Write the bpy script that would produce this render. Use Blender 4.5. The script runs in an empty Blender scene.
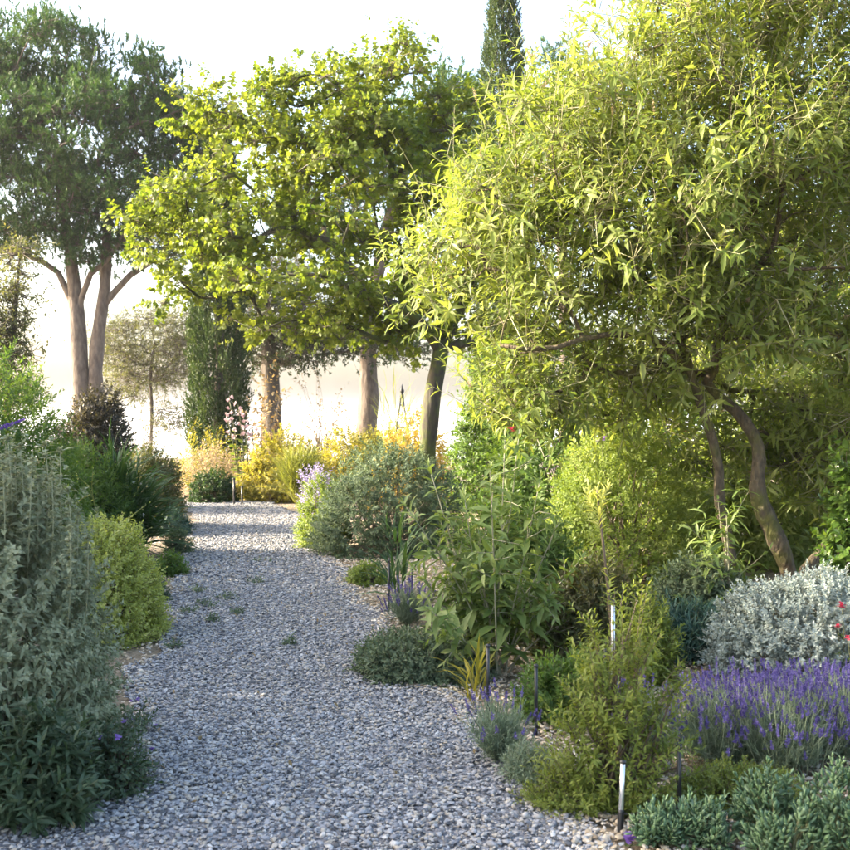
import bpy, math
import numpy as np
from mathutils import Matrix

R = np.random.default_rng(11)
SC = bpy.context.scene
COL = SC.collection
F, CX, HZ, H = 1100.0, 425.0, 418.0, 1.6      # photo pixels: focal length, centre, horizon; eye height in metres

# ------------------------------------------------------------------ camera, sky, sun, exposure
cam = bpy.data.cameras.new("camera")
cam.sensor_width = 36.0
cam.lens = 36.0 * F / 850.0
cam.shift_y = (HZ - 425.0) / 850.0
cam.clip_end = 20000.0
cam.dof.use_dof = True
cam.dof.focus_distance = 8.5
cam.dof.aperture_fstop = 6.3
cam_o = bpy.data.objects.new("camera", cam)
COL.objects.link(cam_o)
cam_o.location = (0, 0, H)
cam_o.rotation_euler = (math.radians(90), 0, 0)
SC.camera = cam_o

SUN_AZ, SUN_EL = math.radians(-87), math.radians(20)      # azimuth clockwise from +Y
world = bpy.data.worlds.new("World")
SC.world = world
world.use_nodes = True
wn, wl = world.node_tree.nodes, world.node_tree.links
wn.clear()
wo = wn.new("ShaderNodeOutputWorld")
wb = wn.new("ShaderNodeBackground")
sky = wn.new("ShaderNodeTexSky")
sky.sky_type = 'NISHITA'
sky.sun_disc = False
sky.sun_elevation = SUN_EL
sky.sun_rotation = SUN_AZ
sky.air_density = 1.0
sky.dust_density = 6.0
sky.ozone_density = 1.0
wb.inputs["Strength"].default_value = 0.15
wl.new(sky.outputs[0], wb.inputs["Color"])
wl.new(wb.outputs[0], wo.inputs["Surface"])

sun = bpy.data.lights.new("sun", 'SUN')
sun.energy = 3.4
sun.angle = math.radians(0.6)
sun.color = (1.0, 0.88, 0.70)
sun_o = bpy.data.objects.new("sun", sun)
COL.objects.link(sun_o)
sun_o.rotation_euler = (math.radians(90) - SUN_EL, 0, -SUN_AZ + math.pi)
sun_o.location = (-30, 20, 20)

SC.view_settings.view_transform = 'Standard'
SC.view_settings.look = 'None'
SC.view_settings.exposure = 2.75
SC.view_settings.gamma = 1.0
SC.view_settings.use_curve_mapping = False
SC.render.engine = 'CYCLES'
SC.cycles.use_denoising = True
SC.cycles.max_bounces = 8
SC.cycles.transmission_bounces = 6
SC.cycles.diffuse_bounces = 4
SC.cycles.volume_bounces = 1
SC.cycles.sample_clamp_indirect = 6.0


# ------------------------------------------------------------------ small maths
def nrm(v):
    return v / np.maximum(np.linalg.norm(v, axis=-1, keepdims=True), 1e-9)


def rnd(*s):
    return R.random(s)


def rdir(*s):
    return nrm(R.normal(size=s + (3,)))


def sstep(t):
    t = np.clip(t, 0, 1)
    return t * t * (3 - 2 * t)


UP = np.array([0, 0, 1.0])
CAM = np.array([0, 0, H])


def path_c(y):
    y = np.asarray(y, float)
    c = 0.35 - 0.18 * y
    return c - 0.045 * np.clip(y - 17.5, 0, None) ** 2       # bends away past the last shrubs


def gz(x, y):
    """ground height: path level, banks either side, the plateau ends beyond the pines"""
    x = np.asarray(x, float); y = np.asarray(y, float)
    s = x - (0.35 - 0.18 * np.clip(y, -5, 24))
    z = 0.55 * sstep((-s - 1.1) / 3.2) + 0.32 * sstep((s - 1.5) / 4.5)
    z = z + 0.03 * np.sin(x * 1.7 + 0.6 * y) * sstep((np.abs(s) - 1.0) / 1.0)
    z = z * (1 - sstep((y - 26) / 20))
    return z - 0.30 * np.clip(y - 44, 0, 190)


def zt(ypx, d):
    return H - (ypx - HZ) * d / F


def xw(xpx, d):
    return (xpx - CX) * d / F


def P3(x, y, d):
    return np.array([xw(x, d), d, zt(y, d)])


# ------------------------------------------------------------------ materials
def newmat(name):
    m = bpy.data.materials.new(name)
    m.use_nodes = True
    m.node_tree.nodes.clear()
    return m, m.node_tree.nodes, m.node_tree.links


def ramp_node(n, cols):
    r = n.new("ShaderNodeValToRGB")
    e = r.color_ramp.elements
    while len(e) < len(cols):
        e.new(0.5)
    for i, c in enumerate(cols):
        e[i].position = i / max(1, len(cols) - 1)
        e[i].color = (c[0], c[1], c[2], 1)
    return r


def leafmat(name, cols, trans=0.42, rough=0.5, spec=0.35, tmul=(1.45, 1.4, 0.6)):
    m, n, l = newmat(name)
    out = n.new("ShaderNodeOutputMaterial")
    at = n.new("ShaderNodeAttribute"); at.attribute_name = "tint"
    r1 = ramp_node(n, cols)
    l.new(at.outputs["Fac"], r1.inputs[0])
    b = n.new("ShaderNodeBsdfPrincipled")
    b.inputs["Roughness"].default_value = rough
    b.inputs["Specular IOR Level"].default_value = spec
    l.new(r1.outputs[0], b.inputs["Base Color"])
    if trans > 0:
        r2 = ramp_node(n, [tuple(min(0.9, c[i] * tmul[i]) for i in range(3)) for c in cols])
        l.new(at.outputs["Fac"], r2.inputs[0])
        t = n.new("ShaderNodeBsdfTranslucent")
        l.new(r2.outputs[0], t.inputs["Color"])
        mx = n.new("ShaderNodeMixShader")
        mx.inputs[0].default_value = trans
        l.new(b.outputs[0], mx.inputs[1]); l.new(t.outputs[0], mx.inputs[2])
        l.new(mx.outputs[0], out.inputs["Surface"])
    else:
        l.new(b.outputs[0], out.inputs["Surface"])
    return m


def barkmat(name, c1, c2, moss=None, scale=9.0, stretch=0.25, moss_amt=0.5, bump=0.6):
    m, n, l = newmat(name)
    out = n.new("ShaderNodeOutputMaterial")
    tc = n.new("ShaderNodeTexCoord")
    mp = n.new("ShaderNodeMapping"); mp.inputs["Scale"].default_value = (1, 1, stretch)
    l.new(tc.outputs["Object"], mp.inputs[0])
    ns = n.new("ShaderNodeTexNoise"); ns.inputs["Scale"].default_value = scale * 2; ns.inputs["Detail"].default_value = 6
    vo = n.new("ShaderNodeTexVoronoi"); vo.inputs["Scale"].default_value = scale; vo.feature = 'DISTANCE_TO_EDGE'
    l.new(mp.outputs[0], ns.inputs["Vector"]); l.new(mp.outputs[0], vo.inputs["Vector"])
    r = ramp_node(n, [c1, c2])
    l.new(ns.outputs["Fac"], r.inputs[0])
    r.color_ramp.elements[0].position = 0.3; r.color_ramp.elements[1].position = 0.7
    b = n.new("ShaderNodeBsdfPrincipled")
    b.inputs["Roughness"].default_value = 0.9
    src = r.outputs[0]
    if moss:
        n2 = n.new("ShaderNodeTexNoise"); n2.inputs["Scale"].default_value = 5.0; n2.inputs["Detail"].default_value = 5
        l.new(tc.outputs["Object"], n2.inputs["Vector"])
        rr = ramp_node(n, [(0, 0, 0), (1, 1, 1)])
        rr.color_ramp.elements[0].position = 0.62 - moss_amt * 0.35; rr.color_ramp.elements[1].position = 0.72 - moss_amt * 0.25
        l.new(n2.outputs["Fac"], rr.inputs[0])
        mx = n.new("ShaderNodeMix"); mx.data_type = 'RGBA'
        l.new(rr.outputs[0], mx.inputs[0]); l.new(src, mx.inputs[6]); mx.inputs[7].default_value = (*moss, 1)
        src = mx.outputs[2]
    l.new(src, b.inputs["Base Color"])
    bp = n.new("ShaderNodeBump"); bp.inputs["Strength"].default_value = bump; bp.inputs["Distance"].default_value = 0.03
    ad = n.new("ShaderNodeMath"); ad.operation = 'ADD'
    l.new(vo.outputs["Distance"], ad.inputs[0]); l.new(ns.outputs["Fac"], ad.inputs[1])
    l.new(ad.outputs[0], bp.inputs["Height"]); l.new(bp.outputs[0], b.inputs["Normal"])
    l.new(b.outputs[0], out.inputs["Surface"])
    return m


def plainmat(name, c, rough=0.5, metal=0.0, grain=0.15, scale=40):
    m, n, l = newmat(name)
    out = n.new("ShaderNodeOutputMaterial")
    tc = n.new("ShaderNodeTexCoord")
    ns = n.new("ShaderNodeTexNoise"); ns.inputs["Scale"].default_value = scale; ns.inputs["Detail"].default_value = 4
    l.new(tc.outputs["Object"], ns.inputs["Vector"])
    r = ramp_node(n, [tuple(v * (1 - grain) for v in c), tuple(min(1, v * (1 + grain)) for v in c)])
    l.new(ns.outputs["Fac"], r.inputs[0])
    b = n.new("ShaderNodeBsdfPrincipled")
    b.inputs["Roughness"].default_value = rough
    b.inputs["Metallic"].default_value = metal
    l.new(r.outputs[0], b.inputs["Base Color"]); l.new(b.outputs[0], out.inputs["Surface"])
    return m


def stonemat(name, cols):
    m, n, l = newmat(name)
    out = n.new("ShaderNodeOutputMaterial")
    at = n.new("ShaderNodeAttribute"); at.attribute_name = "tint"
    r = ramp_node(n, cols); l.new(at.outputs["Fac"], r.inputs[0])
    tc = n.new("ShaderNodeTexCoord")
    ns = n.new("ShaderNodeTexNoise"); ns.inputs["Scale"].default_value = 90; ns.inputs["Detail"].default_value = 5
    l.new(tc.outputs["Object"], ns.inputs["Vector"])
    mx = n.new("ShaderNodeMix"); mx.data_type = 'RGBA'; mx.blend_type = 'OVERLAY'; mx.inputs[0].default_value = 0.45
    l.new(r.outputs[0], mx.inputs[6]); l.new(ns.outputs["Fac"], mx.inputs[7])
    b = n.new("ShaderNodeBsdfPrincipled"); b.inputs["Roughness"].default_value = 0.75
    b.inputs["Specular IOR Level"].default_value = 0.3
    l.new(mx.outputs[2], b.inputs["Base Color"]); l.new(b.outputs[0], out.inputs["Surface"])
    return m


def groundmat(name, cols, scale=60, bump=0.5):
    m, n, l = newmat(name)
    out = n.new("ShaderNodeOutputMaterial")
    tc = n.new("ShaderNodeTexCoord")
    vo = n.new("ShaderNodeTexVoronoi"); vo.inputs["Scale"].default_value = scale
    ns = n.new("ShaderNodeTexNoise"); ns.inputs["Scale"].default_value = 1.3; ns.inputs["Detail"].default_value = 8
    l.new(tc.outputs["Object"], vo.inputs["Vector"]); l.new(tc.outputs["Object"], ns.inputs["Vector"])
    sp = n.new("ShaderNodeSeparateColor"); l.new(vo.outputs["Color"], sp.inputs[0])
    ad = n.new("ShaderNodeMath"); ad.operation = 'MULTIPLY_ADD'
    l.new(sp.outputs[0], ad.inputs[0]); ad.inputs[1].default_value = 0.5; l.new(ns.outputs["Fac"], ad.inputs[2])
    sb = n.new("ShaderNodeMath"); sb.operation = 'SUBTRACT'; l.new(ad.outputs[0], sb.inputs[0]); sb.inputs[1].default_value = 0.25
    r = ramp_node(n, cols); l.new(sb.outputs[0], r.inputs[0])
    b = n.new("ShaderNodeBsdfPrincipled"); b.inputs["Roughness"].default_value = 0.95
    bp = n.new("ShaderNodeBump"); bp.inputs["Strength"].default_value = bump; bp.inputs["Distance"].default_value = 0.02
    bp.invert = True
    l.new(vo.outputs["Distance"], bp.inputs["Height"]); l.new(bp.outputs[0], b.inputs["Normal"])
    l.new(r.outputs[0], b.inputs["Base Color"]); l.new(b.outputs[0], out.inputs["Surface"])
    return m


M = {}
M["redbud"] = leafmat("redbud_leaf", [(.055, .10, .016), (.132, .178, .026), (.22, .25, .05)], .5)
M["buddleia"] = leafmat("buddleia_leaf", [(.07, .115, .022), (.145, .20, .042), (.225, .27, .075), (.31, .33, .16)], .52, tmul=(1.45, 1.38, .68))
M["buddleia_young"] = leafmat("young_buddleia_leaf", [(.085, .145, .035), (.15, .21, .06), (.23, .285, .11)], .42)
M["greystem"] = leafmat("woolly_stem", [(.22, .22, .14), (.33, .31, .22)], 0)
M["pine"] = leafmat("pine_needle", [(.026, .065, .022), (.048, .105, .03), (.10, .17, .038)], .25, rough=.6)
M["cypress"] = leafmat("cypress_scale", [(.02, .042, .014), (.038, .068, .02), (.07, .10, .024)], .22, rough=.65)
M["oak"] = leafmat("dark_leaf", [(.02, .032, .016), (.04, .055, .024), (.07, .085, .03)], .3)
M["olive"] = leafmat("olive_leaf", [(.06, .075, .035), (.11, .12, .055), (.17, .165, .09)], .4)
M["phlomis"] = leafmat("woolly_grey_leaf", [(.14, .17, .095), (.23, .26, .16), (.35, .375, .26)], .3, rough=.8, spec=.1, tmul=(1.05, 1.1, .8))
M["salvia"] = leafmat("sage_leaf", [(.03, .055, .028), (.055, .09, .045), (.10, .14, .085)], .3)
M["variegated"] = leafmat("variegated_leaf", [(.20, .25, .06), (.38, .42, .11), (.58, .57, .27)], .42)
M["fresh"] = leafmat("fresh_leaf", [(.055, .11, .026), (.095, .165, .036), (.16, .23, .055)], .45)
M["brightgreen"] = leafmat("bright_leaf", [(.09, .145, .03), (.18, .24, .05), (.30, .345, .12)], .45)
M["strap"] = leafmat("strap_leaf", [(.025, .06, .022), (.045, .095, .035), (.08, .13, .05)], .35)
M["browngreen"] = leafmat("brown_green_leaf", [(.04, .06, .025), (.085, .09, .035), (.14, .12, .05)], .4)
M["purplebrown"] = leafmat("dark_purple_leaf", [(.022, .022, .024), (.045, .042, .035), (.10, .085, .03)], .35)
M["box"] = leafmat("box_leaf", [(.02, .045, .016), (.035, .07, .02), (.06, .10, .03)], .35)
M["golden"] = leafmat("golden_leaf", [(.12, .13, .025), (.24, .22, .04), (.36, .31, .08)], .5)
M["orange"] = leafmat("orange_leaf", [(.20, .15, .03), (.34, .25, .05), (.42, .33, .10)], .5)
M["greygreen"] = leafmat("grey_green_leaf", [(.075, .11, .06), (.125, .17, .10), (.20, .245, .155)], .32, rough=.7, spec=.15, tmul=(1.1, 1.1, .7))
M["silver"] = leafmat("silver_leaf", [(.17, .21, .19), (.30, .35, .32), (.45, .50, .46)], .25, rough=.8, spec=.1, tmul=(.9, .95, .85))
M["lavleaf"] = leafmat("lavender_leaf", [(.12, .165, .10), (.20, .26, .165), (.30, .36, .25)], .3, rough=.7, tmul=(1, 1.05, .8))
M["lavflower"] = leafmat("lavender_flower", [(.06, .045, .17), (.11, .085, .27), (.20, .165, .38)], .35, tmul=(1, 1, 1))
M["succulent"] = leafmat("succulent_leaf", [(.06, .12, .05), (.115, .195, .09), (.22, .30, .185)], .15, rough=.45, tmul=(1, 1.1, .8))
M["myrtle"] = leafmat("myrtle_leaf", [(.085, .12, .025), (.16, .205, .038), (.26, .29, .07)], .42)
M["teal"] = leafmat("teal_leaf", [(.02, .055, .045), (.035, .085, .065), (.06, .12, .09)], .25)
M["beige"] = leafmat("dry_flower", [(.24, .19, .12), (.38, .30, .19), (.5, .40, .29)], .5, tmul=(1.1, 1, .8))
M["smoke"] = leafmat("russet_leaf", [(.16, .13, .06), (.28, .21, .10), (.36, .27, .15)], .5, tmul=(1.2, 1, .7))
M["grass"] = leafmat("grass_blade", [(.10, .13, .03), (.19, .21, .06), (.28, .27, .10)], .45)
M["glossy"] = leafmat("glossy_leaf", [(.045, .095, .018), (.09, .16, .03), (.15, .22, .05)], .4, rough=.28, spec=.6)
M["pink"] = leafmat("pink_petal", [(.40, .26, .28), (.52, .37, .38), (.6, .46, .45)], .45, tmul=(1, 1, 1))
M["red"] = leafmat("red_petal", [(.38, .02, .05), (.5, .03, .08), (.6, .08, .12)], .35, tmul=(1, 1, 1))
M["violet"] = leafmat("violet_petal", [(.20, .10, .42), (.28, .15, .52), (.36, .24, .6)], .4, tmul=(1, 1, 1))
M["white"] = leafmat("white_petal", [(.6, .6, .58), (.75, .75, .7)], .4, tmul=(1, 1, 1))
M["lilac"] = leafmat("lilac_petal", [(.32, .28, .45), (.45, .40, .58)], .4, tmul=(1, 1, 1))
M["stem"] = leafmat("green_stem", [(.09, .10, .04), (.16, .16, .07)], 0)
M["twig"] = leafmat("brown_twig", [(.07, .05, .035), (.14, .11, .075)], 0)
M["shoot"] = leafmat("downy_shoot", [(.14, .14, .06), (.25, .24, .14)], 0)
M["pinetwig"] = leafmat("pine_twig", [(.04, .035, .02), (.07, .06, .035)], 0)
M["pinebark"] = barkmat("pine_bark", (.07, .053, .044), (.17, .135, .11), scale=5, stretch=.35, bump=1.0)
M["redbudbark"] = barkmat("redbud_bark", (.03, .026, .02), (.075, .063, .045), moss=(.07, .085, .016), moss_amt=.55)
M["buddbark"] = barkmat("buddleia_bark", (.05, .037, .024), (.13, .10, .06), moss=(.085, .085, .02), scale=16, stretch=.45, moss_amt=.35, bump=1.0)
M["darkbark"] = barkmat("dark_bark", (.05, .04, .032), (.11, .09, .07))
M["black"] = plainmat("black_plastic", (.015, .015, .016), .4)
M["alu"] = plainmat("aluminium_tube", (.62, .63, .66), .32, .85, .06)
M["iron"] = plainmat("black_iron", (.02, .02, .022), .55, .4)
M["stone"] = stonemat("gravel_stone", [(.06, .065, .072), (.17, .175, .19), (.25, .255, .268), (.32, .322, .33), (.33, .29, .23), (.45, .45, .445)])
M["beigestone"] = stonemat("beige_stone", [(.20, .15, .10), (.36, .29, .20), (.46, .38, .27), (.40, .38, .35), (.58, .50, .39)])
M["soil"] = groundmat("garden_soil", [(.07, .055, .035), (.20, .155, .10), (.36, .29, .20)], 34)
M["pathbed"] = groundmat("gravel_bed", [(.07, .07, .075), (.20, .20, .21), (.36, .36, .37)], 38, .8)


# ------------------------------------------------------------------ mesh building
class Acc:
    def __init__(self):
        self.V, self.T, self.A, self.MI, self.n = [], [], [], [], 0

    def add(self, v, t, tint, mi=0):
        v = np.asarray(v, float).reshape(-1, 3)
        t = np.asarray(t, np.int64).reshape(-1, 3)
        self.V.append(v); self.T.append(t + self.n)
        self.A.append(np.broadcast_to(np.asarray(tint, float), (len(v),)))
        self.MI.append(np.full(len(t), mi, np.int32))
        self.n += len(v)

    def build(self, name, mats, parent=None, base=(0, 0, 0), smooth=False, kind=None):
        me = mesh_from(name, np.concatenate(self.V) - np.asarray(base), np.concatenate(self.T),
                       np.concatenate(self.A), np.concatenate(self.MI), smooth)
        for m in (mats if isinstance(mats, (list, tuple)) else [mats]):
            me.materials.append(m)
        o = bpy.data.objects.new(name, me)
        COL.objects.link(o)
        if parent is not None:
            o.parent = parent
        else:
            o.location = base
        if kind:
            o["kind"] = kind
        return o


def mesh_from(name, v, t, tint=None, mi=None, smooth=False):
    me = bpy.data.meshes.new(name)
    me.vertices.add(len(v))
    me.vertices.foreach_set("co", np.ascontiguousarray(v, np.float32).ravel())
    me.loops.add(len(t) * 3)
    me.loops.foreach_set("vertex_index", np.ascontiguousarray(t, np.int32).ravel())
    me.polygons.add(len(t))
    me.polygons.foreach_set("loop_start", np.arange(len(t), dtype=np.int32) * 3)
    if smooth:
        me.polygons.foreach_set("use_smooth", np.ones(len(t), bool))
    if mi is not None:
        me.polygons.foreach_set("material_index", np.ascontiguousarray(mi, np.int32))
    if tint is not None:
        a = me.attributes.new("tint", 'FLOAT', 'POINT')
        a.data.foreach_set("value", np.ascontiguousarray(tint, np.float32))
    me.update(calc_edges=True)
    me.validate()
    return me


def thing(name, label, cat, base, group=None):
    o = bpy.data.objects.new(name, None)
    o.empty_display_size = 0.2
    COL.objects.link(o)
    o.location = base
    o["label"] = label; o["category"] = cat
    if group:
        o["group"] = group
    return o


# leaf templates: x across (unit = half width), y along, z up
def T_(v, t):
    return np.array(v, float), np.array(t)


DIAMOND = T_([(0, 0, 0), (-1, .45, .04), (1, .45, .04), (0, 1, -.06)], [(0, 3, 1), (0, 2, 3)])
LANCE = T_([(0, 0, 0), (-.8, .28, .035), (0, .30, -.01), (.8, .28, .035), (-.9, .6, .0), (0, .62, -.045), (.9, .6, .0), (0, 1, -.20)],
           [(0, 2, 1), (0, 3, 2), (1, 2, 5), (1, 5, 4), (2, 3, 6), (2, 6, 5), (4, 5, 7), (5, 6, 7)])
ROUND = T_([(0, 0, 0), (-.85, .12, .05), (-1, .5, .06), (-.55, .86, 0), (0, 1, -.06), (.55, .86, 0), (1, .5, .06), (.85, .12, .05)],
           [(0, 2, 1), (0, 3, 2), (0, 4, 3), (0, 5, 4), (0, 6, 5), (0, 7, 6)])
LANCE4 = T_([(0, 0, 0), (-.95, .42, .03), (0, .48, -.03), (.95, .42, .03), (0, 1, -.20)], [(0, 2, 1), (0, 3, 2), (1, 2, 4), (2, 3, 4)])
ROUND4 = T_([(0, 0, 0), (-.95, .22, .05), (-.8, .74, .03), (0, 1, -.06), (.8, .74, .03), (.95, .22, .05)], [(0, 2, 1), (0, 3, 2), (0, 4, 3), (0, 5, 4)])
NEEDLE = T_([(-1, 0, 0), (1, 0, 0), (0, 1, 0)], [(0, 1, 2)])
BLADE = T_([(-.8, 0, 0), (.8, 0, 0), (-1, .4, .02), (1, .4, .02), (-.7, .75, -.08), (.7, .75, -.08), (0, 1, -.24)],
           [(0, 1, 3), (0, 3, 2), (2, 3, 5), (2, 5, 4), (4, 5, 6)])
THICK = T_([(0, 0, -.05), (-.7, .35, .04), (0, .35, -.09), (.7, .35, .04), (-1, .72, .08), (0, .72, -.05), (1, .72, .08), (0, 1, .09), (0, .4, .05), (0, .75, .07)],
           [(0, 2, 1), (0, 3, 2), (1, 2, 5), (1, 5, 4), (2, 3, 6), (2, 6, 5), (4, 5, 7), (5, 6, 7), (0, 1, 8), (0, 8, 3), (1, 4, 9), (1, 9, 8), (8, 9, 6), (8, 6, 3), (4, 7, 9), (9, 7, 6)])


def frames(P, A, L, k, size, phi0=70, phi1=35, t0=.1, opp=False, droop=.2, jit=.22, taper=.55, tint=None, upn=.4):
    """leaves set round straight shoots: position, x, y, z axes, length and tint of every leaf"""
    n = len(P)
    L = np.broadcast_to(np.asarray(L, float), (n,))
    j = np.arange(k)[None, :]
    if opp:
        pr = j // 2
        t = t0 + (1 - t0) * (pr + .3 * rnd(n, 1)) / max(1, (k - 1) // 2)
        az = rnd(n, 1) * 6.283 + pr * 1.571 + (j % 2) * 3.1416 + R.normal(size=(n, k)) * .2
    else:
        t = t0 + (1 - t0) * (j + rnd(n, k)) / k
        az = rnd(n, 1) * 6.283 + j * 2.39996 + R.normal(size=(n, k)) * .3
    t = np.clip(t, 0, 1.02) * np.ones((n, k))
    A = nrm(A)
    u = nrm(np.cross(A, rdir(n)))
    w = np.cross(A, u)
    pos = P[:, None] + A[:, None] * (L[:, None] * t)[..., None]
    rad = u[:, None] * np.cos(az)[..., None] + w[:, None] * np.sin(az)[..., None]
    ph = np.radians(phi0 + (phi1 - phi0) * t)
    d = A[:, None] * np.cos(ph)[..., None] + rad * np.sin(ph)[..., None] + R.normal(size=(n, k, 3)) * jit
    d[..., 2] -= droop
    d = nrm(d)
    up = A[:, None] * (1 - upn) + UP * upn + R.normal(size=(n, k, 3)) * .15
    x = nrm(np.cross(d, up))
    z = np.cross(x, d)
    size = np.asarray(size, float)
    size = size[:, None] if size.ndim else size
    s = size * (1 - (1 - taper) * t ** 2) * (.7 + .6 * rnd(n, k))
    tb = rnd(n) if tint is None else np.broadcast_to(tint, (n,))
    tn = np.clip(.55 * tb[:, None] + .45 * rnd(n, k), 0, 1)
    f = lambda q: q.reshape(-1, *q.shape[2:])
    return f(pos), f(x), f(d), f(z), f(s), f(tn)


def emit(acc, fr, tmpl, wid=.3, mi=0):
    pos, x, y, z, s, tn = fr
    tv, tt = tmpl
    v = pos[:, None] + s[:, None, None] * (tv[None, :, 0, None] * wid * .5 * x[:, None] + tv[None, :, 1, None] * y[:, None] + tv[None, :, 2, None] * z[:, None])
    N, k = len(pos), len(tv)
    t = tt[None] + (np.arange(N) * k)[:, None, None]
    acc.add(v, t, np.repeat(tn, k), mi)


LEAVES = []


def under(crown):
    """hang the leaves made last on the crown they belong to"""
    for o in LEAVES:
        o.parent = crown
    LEAVES.clear()


def emit_objects(fr, tmpl, wid, mat, parent, base, K=300, name="leaf", minlen=0.0):
    """the K leaves that show largest become objects of their own; returns the frames of the rest"""
    pos, x, y, z, s, tn = fr
    px = pos[:, 0] / pos[:, 1] * F + CX
    py = HZ - (pos[:, 2] - H) / pos[:, 1] * F
    facing = np.abs(np.sum(z * nrm(CAM - pos), -1))
    score = s / np.linalg.norm(pos - CAM, axis=-1) * (.35 + facing) - .35 * np.linalg.norm(pos - CAM, axis=-1) * .05
    score[(px < 0) | (px > 850) | (py < 0) | (py > 850)] = -9
    idx = np.argsort(-score)[:K]
    NV = 6
    meshes = []
    for i in range(NV):
        tv = tmpl[0].copy()
        tv[:, 0] *= wid * .5 * (.85 + .06 * i)
        tv[:, 2] *= .5 + .3 * i
        me = mesh_from(name, tv, tmpl[1], np.full(len(tv), (i + .5) / NV), None, True)
        me.materials.append(mat)
        meshes.append(me)
    for i in idx:
        o = bpy.data.objects.new(name, meshes[min(NV - 1, int(tn[i] * NV))])
        mt = np.eye(4)
        mt[:3, 0], mt[:3, 1], mt[:3, 2] = x[i] * s[i], y[i] * s[i], z[i] * s[i]
        mt[:3, 3] = pos[i] - base
        COL.objects.link(o)
        o.parent = parent
        LEAVES.append(o)
        o.matrix_basis = Matrix(mt.tolist())
    keep = np.ones(len(pos), bool); keep[idx] = False
    return tuple(q[keep] for q in fr)


def tube(acc, pts, rad, sides=6, tint=.5, mi=0, wob=0.0):
    pts = np.asarray(pts, float); rad = np.broadcast_to(np.asarray(rad, float), (len(pts),))
    tg = nrm(np.gradient(pts, axis=0))
    ref = np.array([.3, .9, .2]) if abs(tg[0][2]) > .5 else UP
    u = nrm(np.cross(tg, ref)); w = np.cross(tg, u)
    a = np.arange(sides) / sides * 6.2832
    rr = rad[:, None] * (1 + wob * R.normal(size=(len(pts), sides))) * (1 + 1.4 * wob * R.normal(size=(len(pts), 1)))
    v = pts[:, None] + rr[..., None] * (u[:, None] * np.cos(a)[None, :, None] + w[:, None] * np.sin(a)[None, :, None])
    v = np.concatenate([v.reshape(-1, 3), pts[-1:]])
    t = []
    n = len(pts)
    for i in range(n - 1):
        for j in range(sides):
            q = (j + 1) % sides
            a0, a1, b0, b1 = i * sides + j, i * sides + q, (i + 1) * sides + j, (i + 1) * sides + q
            t += [(a0, a1, b1), (a0, b1, b0)]
    for j in range(sides):
        t.append(((n - 1) * sides + j, (n - 1) * sides + (j + 1) % sides, n * sides))
    acc.add(v, t, tint, mi)


def stems(acc, P0, P1, r0, r1, mi=0, sag=.0, seg=4, out=.25):
    """many thin curved three-sided stems at once"""
    n = len(P0)
    if n == 0:
        return
    tt = np.linspace(0, 1, seg + 1)
    dv = P1 - P0
    ln = np.linalg.norm(dv, axis=1)
    ctl = P0 + dv * .5 + (UP * out - R.normal(size=(n, 3)) * .06) * ln[:, None]
    c = ((1 - tt) ** 2)[None, :, None] * P0[:, None] + (2 * tt * (1 - tt))[None, :, None] * ctl[:, None] + (tt ** 2)[None, :, None] * P1[:, None]
    tg = nrm(np.gradient(c, axis=1))
    u = nrm(np.cross(tg, np.array([.31, .9, .17]))); w = np.cross(tg, u)
    a = np.arange(3) / 3 * 6.2832
    r0 = np.broadcast_to(np.asarray(r0, float), (n,)); r1 = np.broadcast_to(np.asarray(r1, float), (n,))
    rr = r0[:, None] + (r1 - r0)[:, None] * tt[None]
    v = c[:, :, None] + rr[:, :, None, None] * (u[:, :, None] * np.cos(a)[None, None, :, None] + w[:, :, None] * np.sin(a)[None, None, :, None])
    one = []
    for i in range(seg):
        for j in range(3):
            q = (j + 1) % 3
            one += [(i * 3 + j, i * 3 + q, (i + 1) * 3 + q), (i * 3 + j, (i + 1) * 3 + q, (i + 1) * 3 + j)]
    one = np.array(one)
    nv = (seg + 1) * 3
    t = one[None] + (np.arange(n) * nv)[:, None, None]
    acc.add(v, t, np.repeat(rnd(n), nv), mi)


def lumpy(d, amt, seed):
    g = np.random.default_rng(seed)
    r = np.zeros(len(d))
    for i in range(7):
        k = g.normal(size=3) * (2.5 + i)
        r += np.sin(d @ k + g.random() * 6.28) / (1 + .35 * i)
    return 1 + amt * r / 2.2


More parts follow.
